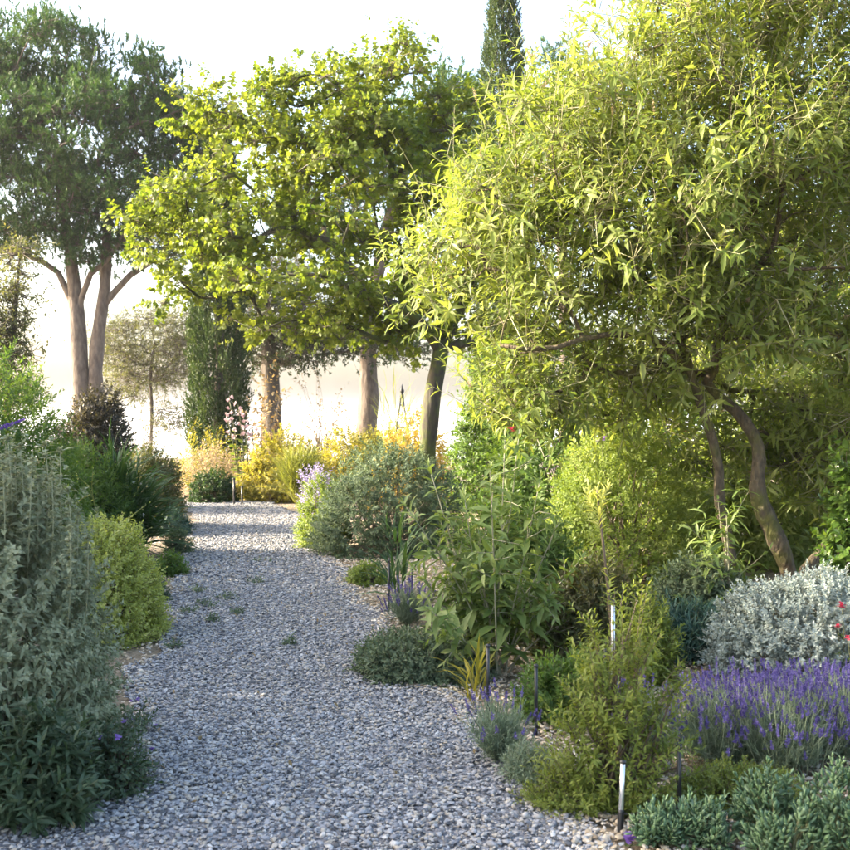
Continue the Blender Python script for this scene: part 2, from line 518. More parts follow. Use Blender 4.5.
# ------------------------------------------------------------------ generic shrub
def bush(name, label, cat, mat, x, d, ytop, wpx, n=500, k=14, L=.16, size=.05, wid=.35, tm=DIAMOND, up=.5, opp=False,
         deep=None, lump=.16, fill=.5, zb=None, phi0=70, phi1=30, droop=.12, jit=.22, group=None, stem="twig", nst=60, el=-.12,
         flowers=None, keep=0, sr=.006, taper=.55, rand=.35, whorl=False, upn=.4):
    X = xw(x, d); z0 = float(gz(X, d)) if zb is None else zb
    base = np.array([X, d, z0])
    rx = wpx * .5 * d / F; ry = deep or rx; h = zt(ytop, d) - z0
    if tm is DIAMOND:
        n, up, phi0, wid, size = int(n * 1.15), up * .6, phi0 + 8, wid * 1.2, size * 1.08
    if d > 11:
        n, size = int(n * .66), size * 1.2
    o = thing(name, label, cat, base, group)
    q = rdir(n * 2)
    q = q[q[:, 2] > el][:n]
    sd = int(R.integers(1 << 30))
    rf = lumpy(q, lump, sd)
    u = fill + (1 - fill) * np.sqrt(rnd(len(q)))
    ext = np.array([rx, ry, h])
    sh = np.maximum(.25, 1 - .75 * L / np.array([rx, ry, h]))
    c0 = np.array([0, 0, .02 * h])
    P = base + c0 + q * ext * sh * (rf * u)[:, None]
    P[:, 2] = np.maximum(P[:, 2], gz(P[:, 0], P[:, 1]) + .01)
    A = nrm(nrm(q / ext) + UP * up + R.normal(size=q.shape) * rand)
    Ls = L * (.7 + .6 * rnd(len(q)))
    # light and dark clumps: neighbouring shoots share their tint
    tb = np.clip((lumpy(q * 1.7, 1.0, sd + 1) - .1) * .35 + .3 * rnd(len(q)), 0, 1)
    fr = frames(P, A, Ls, k, size, phi0=phi0, phi1=phi1, opp=opp, droop=droop, jit=jit, tint=tb, taper=taper, upn=upn)
    if keep:
        fr = emit_objects(fr, tm, wid, M[mat], o, base, keep)
    acc = Acc(); emit(acc, fr, tm, wid)
    if whorl:                                  # round buds in rings up the outer shoots
        oi = np.where(u > .8)[0]
        for f_ in (.45, .72, 1.0):
            pw = P[oi] + A[oi] * (Ls[oi] * f_)[:, None]
            emit(acc, frames(pw, A[oi], .012, 7, .019, phi0=100, phi1=55, droop=0, t0=0, tint=np.full(len(oi), .85)), DIAMOND, .9)
    under(acc.build("foliage", M[mat], o, base, kind="stuff"))
    st = Acc()
    ii = R.permutation(len(P))[:nst]
    b0 = base + R.normal(size=(len(ii), 3)) * np.array([rx * .12, ry * .12, 0]) - UP * .02
    stems(st, b0, P[ii] + A[ii] * Ls[ii, None] * .3, sr * 1.6, sr * .5, out=.12)
    if d < 9:
        stems(st, P[::2], (P + A * Ls[:, None])[::2], sr * .3, sr * .15, seg=1, out=0)
    if st.V:
        st.build("stems", M[stem], o, base, kind="stuff")
    if flowers:
        fm, fn, fs, fk = flowers
        qf = rdir(fn * 6); qf = qf[(qf[:, 2] > .05)][:fn]
        Pf = base + qf * ext * lumpy(qf, lump, sd)[:, None] * 1.0
        for pf, qq in zip(Pf, qf):
            petal_flower(o, base, pf, fm, fs, fk, L=fs * .8, wid=.8, axis=nrm(qq + UP * .5))
    return o, base, ext


def petal_flower(parent, base, pos, mat, size, k=9, name="flower", L=None, tm=ROUND, wid=.75, axis=UP):
    fa = Acc()
    p = np.asarray(pos, float)[None]
    emit(fa, frames(p, np.asarray(axis, float)[None], size if L is None else L, k, size, phi0=90, phi1=55, droop=0, t0=.0), tm, wid)
    return fa.build(name, M[mat], parent, base)


# ------------------------------------------------------------------ trees
def lobes_points(lobes, n, d0, shell=.55):
    """points in ellipsoids given as (x px, y px, rx px, ry px, depth offset m, depth radius m)"""
    vol = np.array([l[2] * l[3] for l in lobes], float)
    cnt = np.maximum(1, (vol / vol.sum() * n).astype(int))
    out = []
    for l, c in zip(lobes, cnt):
        d = d0 + l[4]
        q = rdir(c) * (shell + (1 - shell) * rnd(c, 1) ** .5)
        ctr = P3(l[0], l[1], d)
        out.append(ctr + q * np.array([l[2] * d / F, l[5], l[3] * d / F]))
    return np.concatenate(out)


def grow(acc, trunks, targets, r_tip=.008, sides=6, mi=0, gnarl=.08, upbias=.15, pw=.48, rmax=None):
    """trunks: list of (points, radii); limbs reach from them to every target; returns each target's twig direction"""
    nodes, par, fixed, rad, chains = [], [], [], [], []
    att = []
    for pts, rr, a0 in trunks:
        pts = np.asarray(pts, float)
        tube(acc, pts, rr, sides=10, wob=.05, mi=mi)
        for i in range(len(pts)):
            if i >= a0:
                nodes.append(pts[i]); par.append(-1); rad.append(rr[i])
    ntr = len(nodes)
    nodes = list(nodes)
    top = np.mean(nodes, axis=0)
    order = np.argsort(np.linalg.norm(targets - top, axis=1))
    cnt = [0] * ntr
    tdir = np.zeros_like(targets)
    depth = [0.0] * ntr
    for ti in order:
        T = targets[ti]
        N = np.array(nodes)
        dv = T - N
        dist = np.linalg.norm(dv, axis=1)
        cost = dist + .10 * np.array(depth) + np.where(dv[:, 2] < -.3 * dist, .5 * dist, 0)
        p = int(np.argmin(cost))
        ns = max(2, int(dist[p] / .35) + 1)
        ns = min(ns, 7)
        pd = nrm(N[p] - N[par[p]]) if par[p] >= 0 else nrm(dv[p] + UP * .4 * dist[p])
        pts = [N[p]]
        idxs = [p]
        mid = N[p] + dv[p] * .45 + (pd * .22 + UP * upbias) * dist[p] + R.normal(size=3) * gnarl * dist[p]
        for i in range(1, ns + 1):
            t = i / ns
            q = (1 - t) ** 2 * N[p] + 2 * t * (1 - t) * mid + t * t * T
            if i < ns:
                q = q + R.normal(size=3) * gnarl * .25 * dist[p] / ns
            nodes.append(q); par.append(idxs[-1]); cnt.append(0)
            depth.append(depth[idxs[-1]] + dist[p] / ns)
            idxs.append(len(nodes) - 1); pts.append(q)
        tdir[ti] = nrm(pts[-1] - pts[-2])
        chains.append(idxs)
        j = idxs[-1]
        while j >= 0:
            cnt[j] += 1
            j = par[j]
    N = np.array(nodes); C = np.array(cnt, float)
    rr = r_tip * np.maximum(C, 1) ** pw
    cap = rmax if rmax else max(rad) * .8
    rr = np.minimum(rr, cap)
    for c in chains:
        r = rr[c].copy()
        r[0] = min(r[0], max(r[1] * 1.25, r_tip))
        tube(acc, N[c], r, sides=sides if r[1] > .02 else 4, mi=mi)
    return tdir


def crown_shoots(targets, tdir, per, spread, up=.25, along=.5, rand=.6, flat=1.0):
    n = len(targets)
    P = targets[:, None] + R.normal(size=(n, per, 3)) * spread * np.array([1, 1, flat])
    A = tdir[:, None] * along + UP * up + R.normal(size=(n, per, 3)) * rand
    tb = np.clip(rnd(n, 1) * .7 + rnd(n, per) * .3, 0, 1)
    return P.reshape(-1, 3), nrm(A.reshape(-1, 3)), tb.ravel()


def tree_finish(name, label, cat, base, trunk_acc, bark, fol, group=None):
    o = thing(name, label, cat, base, group)
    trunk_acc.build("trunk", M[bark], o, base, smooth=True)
    for nm, acc, mat in fol:
        acc.build(nm, M[mat], o, base, kind="stuff")
    return o


# ================================================================== SETTING
def axis(lo, hi, fine_lo, fine_hi, fine, grow_=1.25):
    a = list(np.arange(fine_lo, fine_hi + 1e-6, fine))
    s = fine
    while a[-1] < hi:
        s *= grow_; a.append(min(hi, a[-1] + s))
    s = fine
    while a[0] > lo:
        s *= grow_; a.insert(0, max(lo, a[0] - s))
    return np.array(a)


gx, gy = axis(-900, 900, -9, 9, .25), axis(-120, 420, 0, 30, .25)
XX, YY = np.meshgrid(gx, gy)
ZZ = gz(XX, YY) - .012
nx, ny = len(gx), len(gy)
I = np.arange(nx * ny).reshape(ny, nx)
q = np.stack([I[:-1, :-1], I[:-1, 1:], I[1:, 1:], I[1:, :-1]], -1).reshape(-1, 4)
tri = np.concatenate([q[:, [0, 1, 2]], q[:, [0, 2, 3]]])
a = Acc(); a.add(np.stack([XX, YY, ZZ], -1), tri, .5)
ground = a.build("ground", M["soil"], smooth=True); ground["kind"] = "structure"

# the sea far below the plateau
mw, n_, l_ = newmat("sea_water")
o_ = n_.new("ShaderNodeOutputMaterial"); b_ = n_.new("ShaderNodeBsdfPrincipled")
b_.inputs["Base Color"].default_value = (.05, .09, .11, 1); b_.inputs["Roughness"].default_value = .08
tc_ = n_.new("ShaderNodeTexCoord"); w_ = n_.new("ShaderNodeTexNoise"); w_.inputs["Scale"].default_value = .35; w_.inputs["Detail"].default_value = 6
bp_ = n_.new("ShaderNodeBump"); bp_.inputs["Strength"].default_value = .08; bp_.inputs["Distance"].default_value = .6
l_.new(tc_.outputs["Object"], w_.inputs["Vector"]); l_.new(w_.outputs["Fac"], bp_.inputs["Height"])
l_.new(bp_.outputs[0], b_.inputs["Normal"]); l_.new(b_.outputs[0], o_.inputs["Surface"])
a = Acc()
a.add([(-6000, -300, -45), (6000, -300, -45), (6000, 7000, -45), (-6000, 7000, -45)], [(0, 1, 2), (0, 2, 3)], .5)
water = a.build("water", mw); water["kind"] = "structure"

# gravel path: a sheet on the ground, then the stones
ys = np.arange(-1.0, 21.4, .12)
wob = lambda y, p: .07 * np.sin(y * 2.1 + p) + .05 * np.sin(y * 4.7 + 2 * p) + .03 * np.sin(y * 9.1 + p)
HWL = lambda y: .86 + wob(y, .3) + .9 * np.exp(-((y - 3.5) / .7) ** 2)
HWR = lambda y: .84 + wob(y, 1.9) + .35 * np.exp(-((y - 4.6) / 1.1) ** 2)
uu = np.linspace(-1, 1, 25)
YS, US = np.meshgrid(ys, uu, indexing="ij")
XS = path_c(YS) + np.where(US < 0, US * HWL(YS), US * HWR(YS))
ZS = gz(XS, YS) + .004
a = Acc()
I = np.arange(XS.size).reshape(XS.shape)
q = np.stack([I[:-1, :-1], I[:-1, 1:], I[1:, 1:], I[1:, :-1]], -1).reshape(-1, 4)
a.add(np.stack([XS, YS, ZS], -1), np.concatenate([q[:, [0, 1, 2]], q[:, [0, 2, 3]]]), .5)
path = a.build("path", M["pathbed"], smooth=True); path["kind"] = "structure"

# stone shapes
ph = (1 + 5 ** .5) / 2
ICO = nrm(np.array([(-1, ph, 0), (1, ph, 0), (-1, -ph, 0), (1, -ph, 0), (0, -1, ph), (0, 1, ph), (0, -1, -ph), (0, 1, -ph), (ph, 0, -1), (ph, 0, 1), (-ph, 0, -1), (-ph, 0, 1)], float))
ICOT = np.array([(0, 11, 5), (0, 5, 1), (0, 1, 7), (0, 7, 10), (0, 10, 11), (1, 5, 9), (5, 11, 4), (11, 10, 2), (10, 7, 6), (7, 1, 8), (3, 9, 4), (3, 4, 2), (3, 2, 6), (3, 6, 8), (3, 8, 9), (4, 9, 5), (2, 4, 11), (6, 2, 10), (8, 6, 7), (9, 8, 1)])
OCT = np.array([(1, 0, 0), (-1, 0, 0), (0, 1, 0), (0, -1, 0), (0, 0, 1), (0, 0, -1)], float)
OCTT = np.array([(0, 2, 4), (2, 1, 4), (1, 3, 4), (3, 0, 4), (2, 0, 5), (1, 2, 5), (3, 1, 5), (0, 3, 5)])


def stone_shape(base_, kvar):
    v = base_ * (1 + .22 * R.normal(size=(len(base_), 1)).clip(-1.3, 1.3))
    return v + R.normal(size=v.shape) * .10


def scatter_stones(X, Y, size, base_, tri_, flat=.46, sink=.30):
    n = len(X)
    tv = np.stack([stone_shape(base_, i) for i in range(24)])[R.integers(0, 24, n)]
    az = rnd(n) * 6.283
    sx = size * (.75 + .6 * rnd(n)); sy = size * (.55 + .45 * rnd(n)); sz = size * flat * (.6 + .7 * rnd(n))
    v = tv * np.stack([sx, sy, sz], -1)[:, None] * .5
    tl = R.normal(size=n) * .28
    c, s = np.cos(tl), np.sin(tl)
    v = np.stack([v[..., 0], v[..., 1] * c[:, None] - v[..., 2] * s[:, None], v[..., 1] * s[:, None] + v[..., 2] * c[:, None]], -1)
    c, s = np.cos(az), np.sin(az)
    v = np.stack([v[..., 0] * c[:, None] - v[..., 1] * s[:, None], v[..., 0] * s[:, None] + v[..., 1] * c[:, None], v[..., 2]], -1)
    z = gz(X, Y) + sz * .5 * (1 - sink) + .004 + .012 * rnd(n)
    v = v + np.stack([X, Y, z], -1)[:, None]
    k = len(base_)
    t = tri_[None] + (np.arange(n) * k)[:, None, None]
    return v, t


def path_xy(n, y0, y1, ex=1.04):
    Y = y0 + (y1 - y0) * rnd(n)
    u = (rnd(n) * 2 - 1) * ex
    return path_c(Y) + np.where(u < 0, u * HWL(Y), u * HWR(Y)), Y


def put_stones(acc, X, Y, size, base_, tri_, tint, **kw):
    v, t = scatter_stones(X, Y, size, base_, tri_, **kw)
    acc.add(v, t, np.repeat(tint, v.shape[1]))
    return v


# the 300 nearest big stones are pieces of their own
Xn, Yn = path_xy(300, 3.95, 4.9)
sz = .022 + .018 * rnd(300)
v, t = scatter_stones(Xn, Yn, sz, ICO, ICOT, sink=.0)
for i in range(300):
    c = v[i].mean(0)
    me = mesh_from("stone", v[i] - c, ICOT, np.full(12, float(rnd())))
    me.materials.append(M["stone"])
    o = bpy.data.objects.new("stone", me); COL.objects.link(o); o.parent = path; o.location = c


def instancer_material(src, name):
    m = src.copy(); m.name = name
    for nd in m.node_tree.nodes:
        if nd.type == 'ATTRIBUTE':
            nd.attribute_type = 'INSTANCER'
    return m


def gravel_object(mat, X, Y, size, parent, flat=.46, sink=.30):
    """loose stones: one point for each, with its own size, turn and tint; the shapes come from geometry nodes"""
    n = len(X)
    sx = size * (.75 + .6 * rnd(n)); sy = size * (.55 + .45 * rnd(n)); sz_ = size * flat * (.6 + .7 * rnd(n))
    z = gz(X, Y) + sz_ * .5 * (1 - sink) + .004 + .012 * rnd(n)
    me = bpy.data.meshes.new("gravel")
    me.vertices.add(n)
    me.vertices.foreach_set("co", np.stack([X, Y, z], -1).astype(np.float32).ravel())
    for nm, arr, tp in (("stone_scale", np.stack([sx, sy, sz_], -1) * .5, 'FLOAT_VECTOR'), ("stone_turn", np.stack([R.normal(size=n) * .28, R.normal(size=n) * .2, rnd(n) * 6.283], -1), 'FLOAT_VECTOR'), ("tint", rnd(n), 'FLOAT')):
        at = me.attributes.new(nm, tp, 'POINT')
        at.data.foreach_set("vector" if tp == 'FLOAT_VECTOR' else "value", arr.astype(np.float32).ravel())
    me.update()
    o = bpy.data.objects.new("gravel", me); COL.objects.link(o); o.parent = parent; o["kind"] = "stuff"
    ng = bpy.data.node_groups.new("gravel_stones", 'GeometryNodeTree')
    ng.interface.new_socket("Geometry", in_out='INPUT', socket_type='NodeSocketGeometry')
    ng.interface.new_socket("Geometry", in_out='OUTPUT', socket_type='NodeSocketGeometry')
    N, L = ng.nodes, ng.links
    gi, go = N.new("NodeGroupInput"), N.new("NodeGroupOutput")
    g2i = N.new("GeometryNodeGeometryToInstance")
    for k in range(10):
        ico = N.new("GeometryNodeMeshIcoSphere"); ico.inputs["Radius"].default_value = 1; ico.inputs["Subdivisions"].default_value = 1
        rv = N.new("FunctionNodeRandomValue"); rv.data_type = 'FLOAT_VECTOR'
        rv.inputs[0].default_value = (-.30, -.30, -.30); rv.inputs[1].default_value = (.30, .30, .30)
        rv.inputs["Seed"].default_value = k * 7 + 3
        sp = N.new("GeometryNodeSetPosition"); L.new(ico.outputs["Mesh"], sp.inputs["Geometry"]); L.new(rv.outputs[0], sp.inputs["Offset"])
        sm = N.new("GeometryNodeSetMaterial"); sm.inputs["Material"].default_value = mat
        L.new(sp.outputs[0], sm.inputs["Geometry"]); L.new(sm.outputs[0], g2i.inputs[0])
    iop = N.new("GeometryNodeInstanceOnPoints")
    iop.inputs["Pick Instance"].default_value = True
    ns_ = N.new("GeometryNodeInputNamedAttribute"); ns_.data_type = 'FLOAT_VECTOR'; ns_.inputs["Name"].default_value = "stone_scale"
    nt_ = N.new("GeometryNodeInputNamedAttribute"); nt_.data_type = 'FLOAT_VECTOR'; nt_.inputs["Name"].default_value = "stone_turn"
    e2r = N.new("FunctionNodeEulerToRotation")
    ri = N.new("FunctionNodeRandomValue"); ri.data_type = 'INT'; ri.inputs[4].default_value = 0; ri.inputs[5].default_value = 9
    L.new(gi.outputs[0], iop.inputs["Points"]); L.new(g2i.outputs[0], iop.inputs["Instance"])
    L.new(ri.outputs[2], iop.inputs["Instance Index"])
    L.new(ns_.outputs[0], iop.inputs["Scale"]); L.new(nt_.outputs[0], e2r.inputs[0]); L.new(e2r.outputs[0], iop.inputs["Rotation"])
    L.new(iop.outputs[0], go.inputs[0])
    md = o.modifiers.new("stones", 'NODES'); md.node_group = ng
    me.materials.append(mat)
    return o


GX, GY, GS = [], [], []
for (cnt, y0, y1, s0, s1) in ((30000, 3.4, 6.4, .011, .029), (24000, 6.4, 10.5, .013, .031), (28000, 10.5, 20.9, .019, .040)):
    X, Y = path_xy(cnt, y0, y1)
    GX.append(X); GY.append(Y); GS.append(s0 + (s1 - s0) * rnd(cnt) ** 2)
gravel_object(instancer_material(M["stone"], "loose_gravel_stone"), np.concatenate(GX), np.concatenate(GY), np.concatenate(GS), path)
# beige stones on the beds
cnt = 26000
Y = 3.3 + 9.5 * rnd(cnt) ** 1.5
X = path_c(Y) + HWR(Y) - .10 + rnd(cnt) ** 1.25 * 2.6
Y2 = 4.0 + 12 * rnd(4000); X2 = path_c(Y2) - HWL(Y2) + .08 - rnd(4000) ** 1.5 * .9
gravel_object(instancer_material(M["beigestone"], "loose_beige_stone"), np.concatenate([X, X2]), np.concatenate([Y, Y2]), .014 + .024 * rnd(cnt + 4000) ** 2, ground)


# ================================================================== TREES
def wpath(pts, d=None):
    """(x px, y px, depth) list -> world points"""
    return np.array([P3(*p) for p in pts])


def resample(pts, n):
    pts = np.asarray(pts, float)
    s = np.concatenate([[0], np.cumsum(np.linalg.norm(np.diff(pts, axis=0), axis=1))])
    # smooth with Catmull-Rom
    out = []
    for t in np.linspace(0, s[-1], n):
        i = min(len(pts) - 2, int(np.searchsorted(s, t, 'right') - 1))
        f = (t - s[i]) / max(1e-6, s[i + 1] - s[i])
        p0, p1, p2, p3 = pts[max(0, i - 1)], pts[i], pts[i + 1], pts[min(len(pts) - 1, i + 2)]
        out.append(.5 * ((2 * p1) + (p2 - p0) * f + (2 * p0 - 5 * p1 + 4 * p2 - p3) * f * f + (3 * p1 - p0 - 3 * p2 + p3) * f ** 3))
    return np.array(out)


def ground_pt(x, d):
    X = xw(x, d)
    return np.array([X, d, float(gz(X, d)) - .05])


# --- redbud tree
d = 16.0
base = ground_pt(424, d)
tr = resample([base, P3(428, 440, d), P3(433, 395, d), P3(441, 350, d)], 10)
trr = np.linspace(.155, .115, 10); trr[0] = .20
L1 = resample([tr[-1], P3(420, 322, d - .2), P3(395, 305, d - .6), P3(350, 292, d - 1.0)], 8)
L2 = resample([tr[-1], P3(452, 325, d + .2), P3(470, 290, d + .3), P3(478, 240, d + .4)], 8)
L3 = resample([tr[-1], P3(440, 320, d + .3), P3(425, 270, d + .4), P3(400, 200, d + .2), P3(380, 120, d)], 9)
L4 = resample([tr[-1], P3(462, 343, d), P3(490, 340, d + .2), P3(520, 318, d + .3)], 6)
lob = [(330, 120, 70, 42, 0, 1.4), (270, 165, 66, 40, 0, 1.5), (205, 112, 34, 24, 0, .7), (235, 125, 34, 24, 0, .8), (185, 205, 46, 28, -.3, 1.), (240, 232, 66, 30, -.5, 1.2), (155, 228, 28, 20, -.3, .6),
       (350, 205, 84, 52, -.6, 1.5), (400, 105, 46, 46, 0, 1.2), (460, 195, 48, 62, 0, 1.3), (205, 268, 48, 20, -.5, .9), (300, 285, 80, 28, -.9, 1.3), (402, 52, 20, 24, 0, .4), (345, 70, 34, 20, 0, .6), (300, 95, 26, 18, 0, .5),
       (250, 325, 30, 12, -.6, .6), (330, 328, 52, 14, -.5, .8), (440, 275, 50, 40, .3, 1.2), (146, 250, 18, 12, -.2, .4), (420, 338, 58, 12, .4, .8), (452, 110, 34, 30, .3, .8), (268, 82, 22, 14, 0, .4), (495, 290, 40, 34, .4, .9), (178, 300, 26, 12, -.3, .5), (375, 140, 50, 40, -.6, .8), (392, 305, 48, 26, .3, .8), (350, 320, 40, 18, .2, .7)]
tg = lobes_points(lob, 480, d, .45)
ta = Acc()
td = grow(ta, [(tr, trr, 9), (L1, np.linspace(.10, .05, 8), 2), (L2, np.linspace(.10, .045, 8), 2), (L3, np.linspace(.10, .04, 9), 2), (L4, np.linspace(.07, .03, 6), 2)], tg, r_tip=.007, gnarl=.12, upbias=.06, rmax=.07)
P, A, tb = crown_shoots(tg, td, 12, .16, up=.12, along=.6, rand=.55, flat=.5)
fa = Acc()
emit(fa, frames(P, A, .22, 11, .064, phi0=75, phi1=45, droop=.25, jit=.3, tint=tb, taper=.7), ROUND4, .95)
tw = Acc(); stems(tw, np.repeat(tg, 12, 0), P, .005, .003, seg=1, out=0)
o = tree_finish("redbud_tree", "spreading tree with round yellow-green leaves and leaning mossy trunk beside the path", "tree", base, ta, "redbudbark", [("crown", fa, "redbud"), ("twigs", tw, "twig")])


# --- stone pines
def pine(label, base, trunks, lob, d, n, per, needle=.14, k=17, spread=.34, shoot=.24, bark="pinebark", r_tip=.012, shell=.3, rmax=.2):
    tg = lobes_points(lob, n, d, shell)
    ta = Acc()
    td = grow(ta, trunks, tg, r_tip=r_tip, gnarl=.10, upbias=.05, rmax=rmax)
    P, A, tb = crown_shoots(tg, td, per, spread, up=.75, along=.25, rand=.5, flat=.75)
    fa = Acc()
    emit(fa, frames(P, A, shoot, k, needle, phi0=72, phi1=24, droop=0, jit=.16, tint=tb, t0=.05, taper=.85), NEEDLE, .32)
    tw = Acc(); stems(tw, np.repeat(tg, per, 0)[::2], P[::2], .009, .005, seg=1, out=0)
    return tree_finish("pine_tree", label, "tree", base, ta, bark, [("crown", fa, "pine"), ("twigs", tw, "pinetwig")], None)


d = 36.0
base = ground_pt(86, d)
tA = resample([base, P3(81, 390, d), P3(79, 345, d), P3(75, 292, d), P3(70, 250, d), P3(62, 200, d), P3(58, 150, d)], 14)
tB = resample([base + [.35, .2, 0], P3(95, 380, d), P3(99, 330, d), P3(105, 285, d), P3(107, 240, d), P3(108, 180, d + .4)], 14)
lA = resample([tA[6], P3(55, 268, d), P3(20, 255, d - .4), P3(-30, 235, d - .5)], 7)
lB = resample([tB[7], P3(130, 275, d), P3(160, 255, d - .3), P3(180, 215, d)], 7)
lC = resample([tA[6], P3(90, 275, d - .3), P3(112, 255, d - .5), P3(140, 200, d - .5)], 7)
rr = lambda a, b, n: np.linspace(a, b, n)
lob = [(55, 60, 62, 44, 0, 2.2), (120, 85, 55, 46, 0, 2.2), (165, 115, 40, 40, 0, 1.8), (0, 110, 70, 60, 0, 2.4), (85, 140, 90, 56, -.8, 3), (178, 165, 32, 45, 0, 1.6), (40, 200, 75, 40, -.5, 2.6),
       (125, 205, 60, 40, -.4, 2.4), (-60, 150, 80, 80, 0, 3), (-10, 235, 55, 26, -.5, 1.8), (150, 245, 45, 24, 0, 1.5), (75, 250, 50, 22, 0, 1.5), (190, 130, 24, 22, 0, 1)]
pine("tall double-trunked pine with broad rounded crown behind the dark bush", base,
     [(tA, rr(.34, .12, 14), 5), (tB, rr(.28, .11, 14), 6), (lA, rr(.12, .06, 7), 2), (lB, rr(.12, .06, 7), 2), (lC, rr(.11, .05, 7), 2)], lob, d, 500, 30)

d = 33.0
base = ground_pt(366, d)
tA = resample([base, P3(366, 435, d), P3(369, 395, d), P3(368, 350, d), P3(375, 290, d), P3(390, 220, d), P3(410, 150, d)], 14)
lA = resample([tA[8], P3(350, 270, d), P3(325, 230, d), P3(310, 200, d)], 6)
lob = [(450, 130, 55, 48, 0, 2), (400, 170, 70, 50, 0, 2.2), (330, 215, 60, 40, 0, 2), (462, 95, 20, 26, 0, 1), (470, 190, 50, 45, 0, 2), (345, 330, 55, 16, .5, 1.2), (400, 335, 40, 14, 0, 1)]
pine("pine with a thick bare trunk rising behind the golden hedge", base, [(tA, rr(.36, .16, 14), 5), (lA, rr(.16, .08, 6), 2)], lob, d, 160, 28)

d = 40.0
base = ground_pt(566, d)
tA = resample([base, P3(566, 380, d), P3(562, 250, d), P3(552, 150, d), P3(550, 90, d)], 12)
lob = [(552, 85, 28, 34, 0, 1.6), (560, 130, 45, 40, 0, 2), (600, 110, 40, 40, 0, 2), (530, 150, 40, 34, 0, 1.6)]
pine("pine top showing between the tall cypress and the butterfly bush", base, [(tA, rr(.30, .12, 12), 6)], lob, d, 70, 28)


# --- cypresses
def cypress(label, x, d, wpx, ytop, n=6000, x_lean=0.0):
    base = ground_pt(x, d)
    h = zt(ytop, d) - base[2]; rm = wpx * .5 * d / F
    t = rnd(n) ** .85
    prof = np.minimum(1, (t * 9 + .12) ** .5) * (1 - t ** 3.2) ** .75
    az = rnd(n) * 6.283
    lump = 1 + .13 * np.sin(az * 5 + t * 23) + .09 * np.sin(az * 9 - t * 41 + 1)
    u = .45 + .55 * np.sqrt(rnd(n))
    rad_ = rm * prof * lump * u
    o2 = np.stack([np.cos(az), np.sin(az), np.zeros(n)], -1)
    P = base + np.stack([rad_ * np.cos(az), rad_ * np.sin(az), t * h * .97 + .05], -1)
    A = nrm(o2 * .38 + UP + R.normal(size=(n, 3)) * .16)
    fa = Acc()
    emit(fa, frames(P, A, .30, 9, .112, phi0=38, phi1=14, droop=0, jit=.10, tint=np.clip(.5 + .35 * np.sin(az * 5 + t * 23) + .3 * (rnd(n) - .5), 0, 1)), DIAMOND, .40)
    ta = Acc()
    tube(ta, np.array([base, base + UP * h * .3, base + UP * h * .6, base + UP * h * .93]), [rm * .28, rm * .2, rm * .12, .02], sides=8)
    tw = Acc(); ii = R.permutation(n)[:500]
    z0 = P[ii].copy(); z0[:, :2] = base[:2]; z0[:, 2] -= .5 * rad_[ii]
    z0[:, 2] = np.maximum(z0[:, 2], base[2])
    stems(tw, z0, P[ii], .014, .006, seg=2, out=0)
    return tree_finish("cypress_tree", label, "tree", base, ta, "darkbark", [("crown", fa, "cypress"), ("twigs", tw, "twig")])


cypress("dark columnar cypress standing behind the pink hollyhock", 219, 27.0, 54, 120, 7000)
cypress("very tall slender cypress rising above the round-leaved tree", 503, 30.0, 56, -60, 5500)


# --- background broadleaf trees
def leafy_tree(name, label, base, trunks, lob, d, n, per, mat, size, wid, k=8, L=.25, tm=DIAMOND, spread=.2, bark="darkbark", up=.15, droop=.25, r_tip=.008, shell=.2, flat=.7, rmax=.1, rand=.6):
    tg = lobes_points(lob, n, d, shell)
    ta = Acc()
    td = grow(ta, trunks, tg, r_tip=r_tip, gnarl=.13, rmax=rmax)
    P, A, tb = crown_shoots(tg, td, per, spread, up=up, along=.5, rand=rand, flat=flat)
    fa = Acc()
    emit(fa, frames(P, A, L, k, size, phi0=65, phi1=35, droop=droop, tint=tb), tm, wid)
    tw = Acc(); stems(tw, np.repeat(tg, per, 0), P, .006, .003, seg=1, out=0)
    return tree_finish(name, label, "tree", base, ta, bark, [("crown", fa, mat), ("twigs", tw, "twig")])


d = 30.0
base = ground_pt(272, d)
tA = resample([base, P3(272, 420, d), P3(270, 370, d), P3(268, 330, d), P3(262, 300, d)], 9)
leafy_tree("oak_tree", "dark evergreen oak with thick trunk behind the russet shrub", base, [(tA, rr(.32, .18, 9), 4)],
           [(262, 322, 36, 26, 0, 1.2), (300, 330, 34, 24, 0, 1.2), (280, 290, 50, 40, 0, 1.6), (330, 318, 26, 16, 0, 1), (262, 348, 26, 26, 0, 1), (300, 352, 36, 16, 0, 1), (340, 348, 28, 12, 0, 1), (395, 350, 36, 10, 0, .8)], d, 300, 10, "oak", .10, .5, spread=.25)
d = 42.0
base = ground_pt(150, d)
tA = resample([base, P3(152, 410, d), P3(150, 375, d), P3(155, 345, d)], 7)
leafy_tree("olive_tree", "pale feathery olive tree between the pine trunks and the dark cypress", base, [(tA, rr(.07, .05, 7), 2)],
           [(150, 335, 46, 28, 0, 1.8), (118, 350, 24, 30, 0, 1.2), (182, 345, 26, 36, 0, 1.2), (150, 378, 44, 18, 0, 1.5), (168, 420, 20, 16, 0, .8), (120, 395, 20, 12, 0, 1)], d, 300, 10, "olive", .13, .3, L=.4, spread=.35, up=-.1, r_tip=.006)
d = 15.0
base = ground_pt(6, d)
tA = resample([base, P3(8, 380, d), P3(14, 320, d), P3(18, 275, d), P3(22, 235, d)], 8)
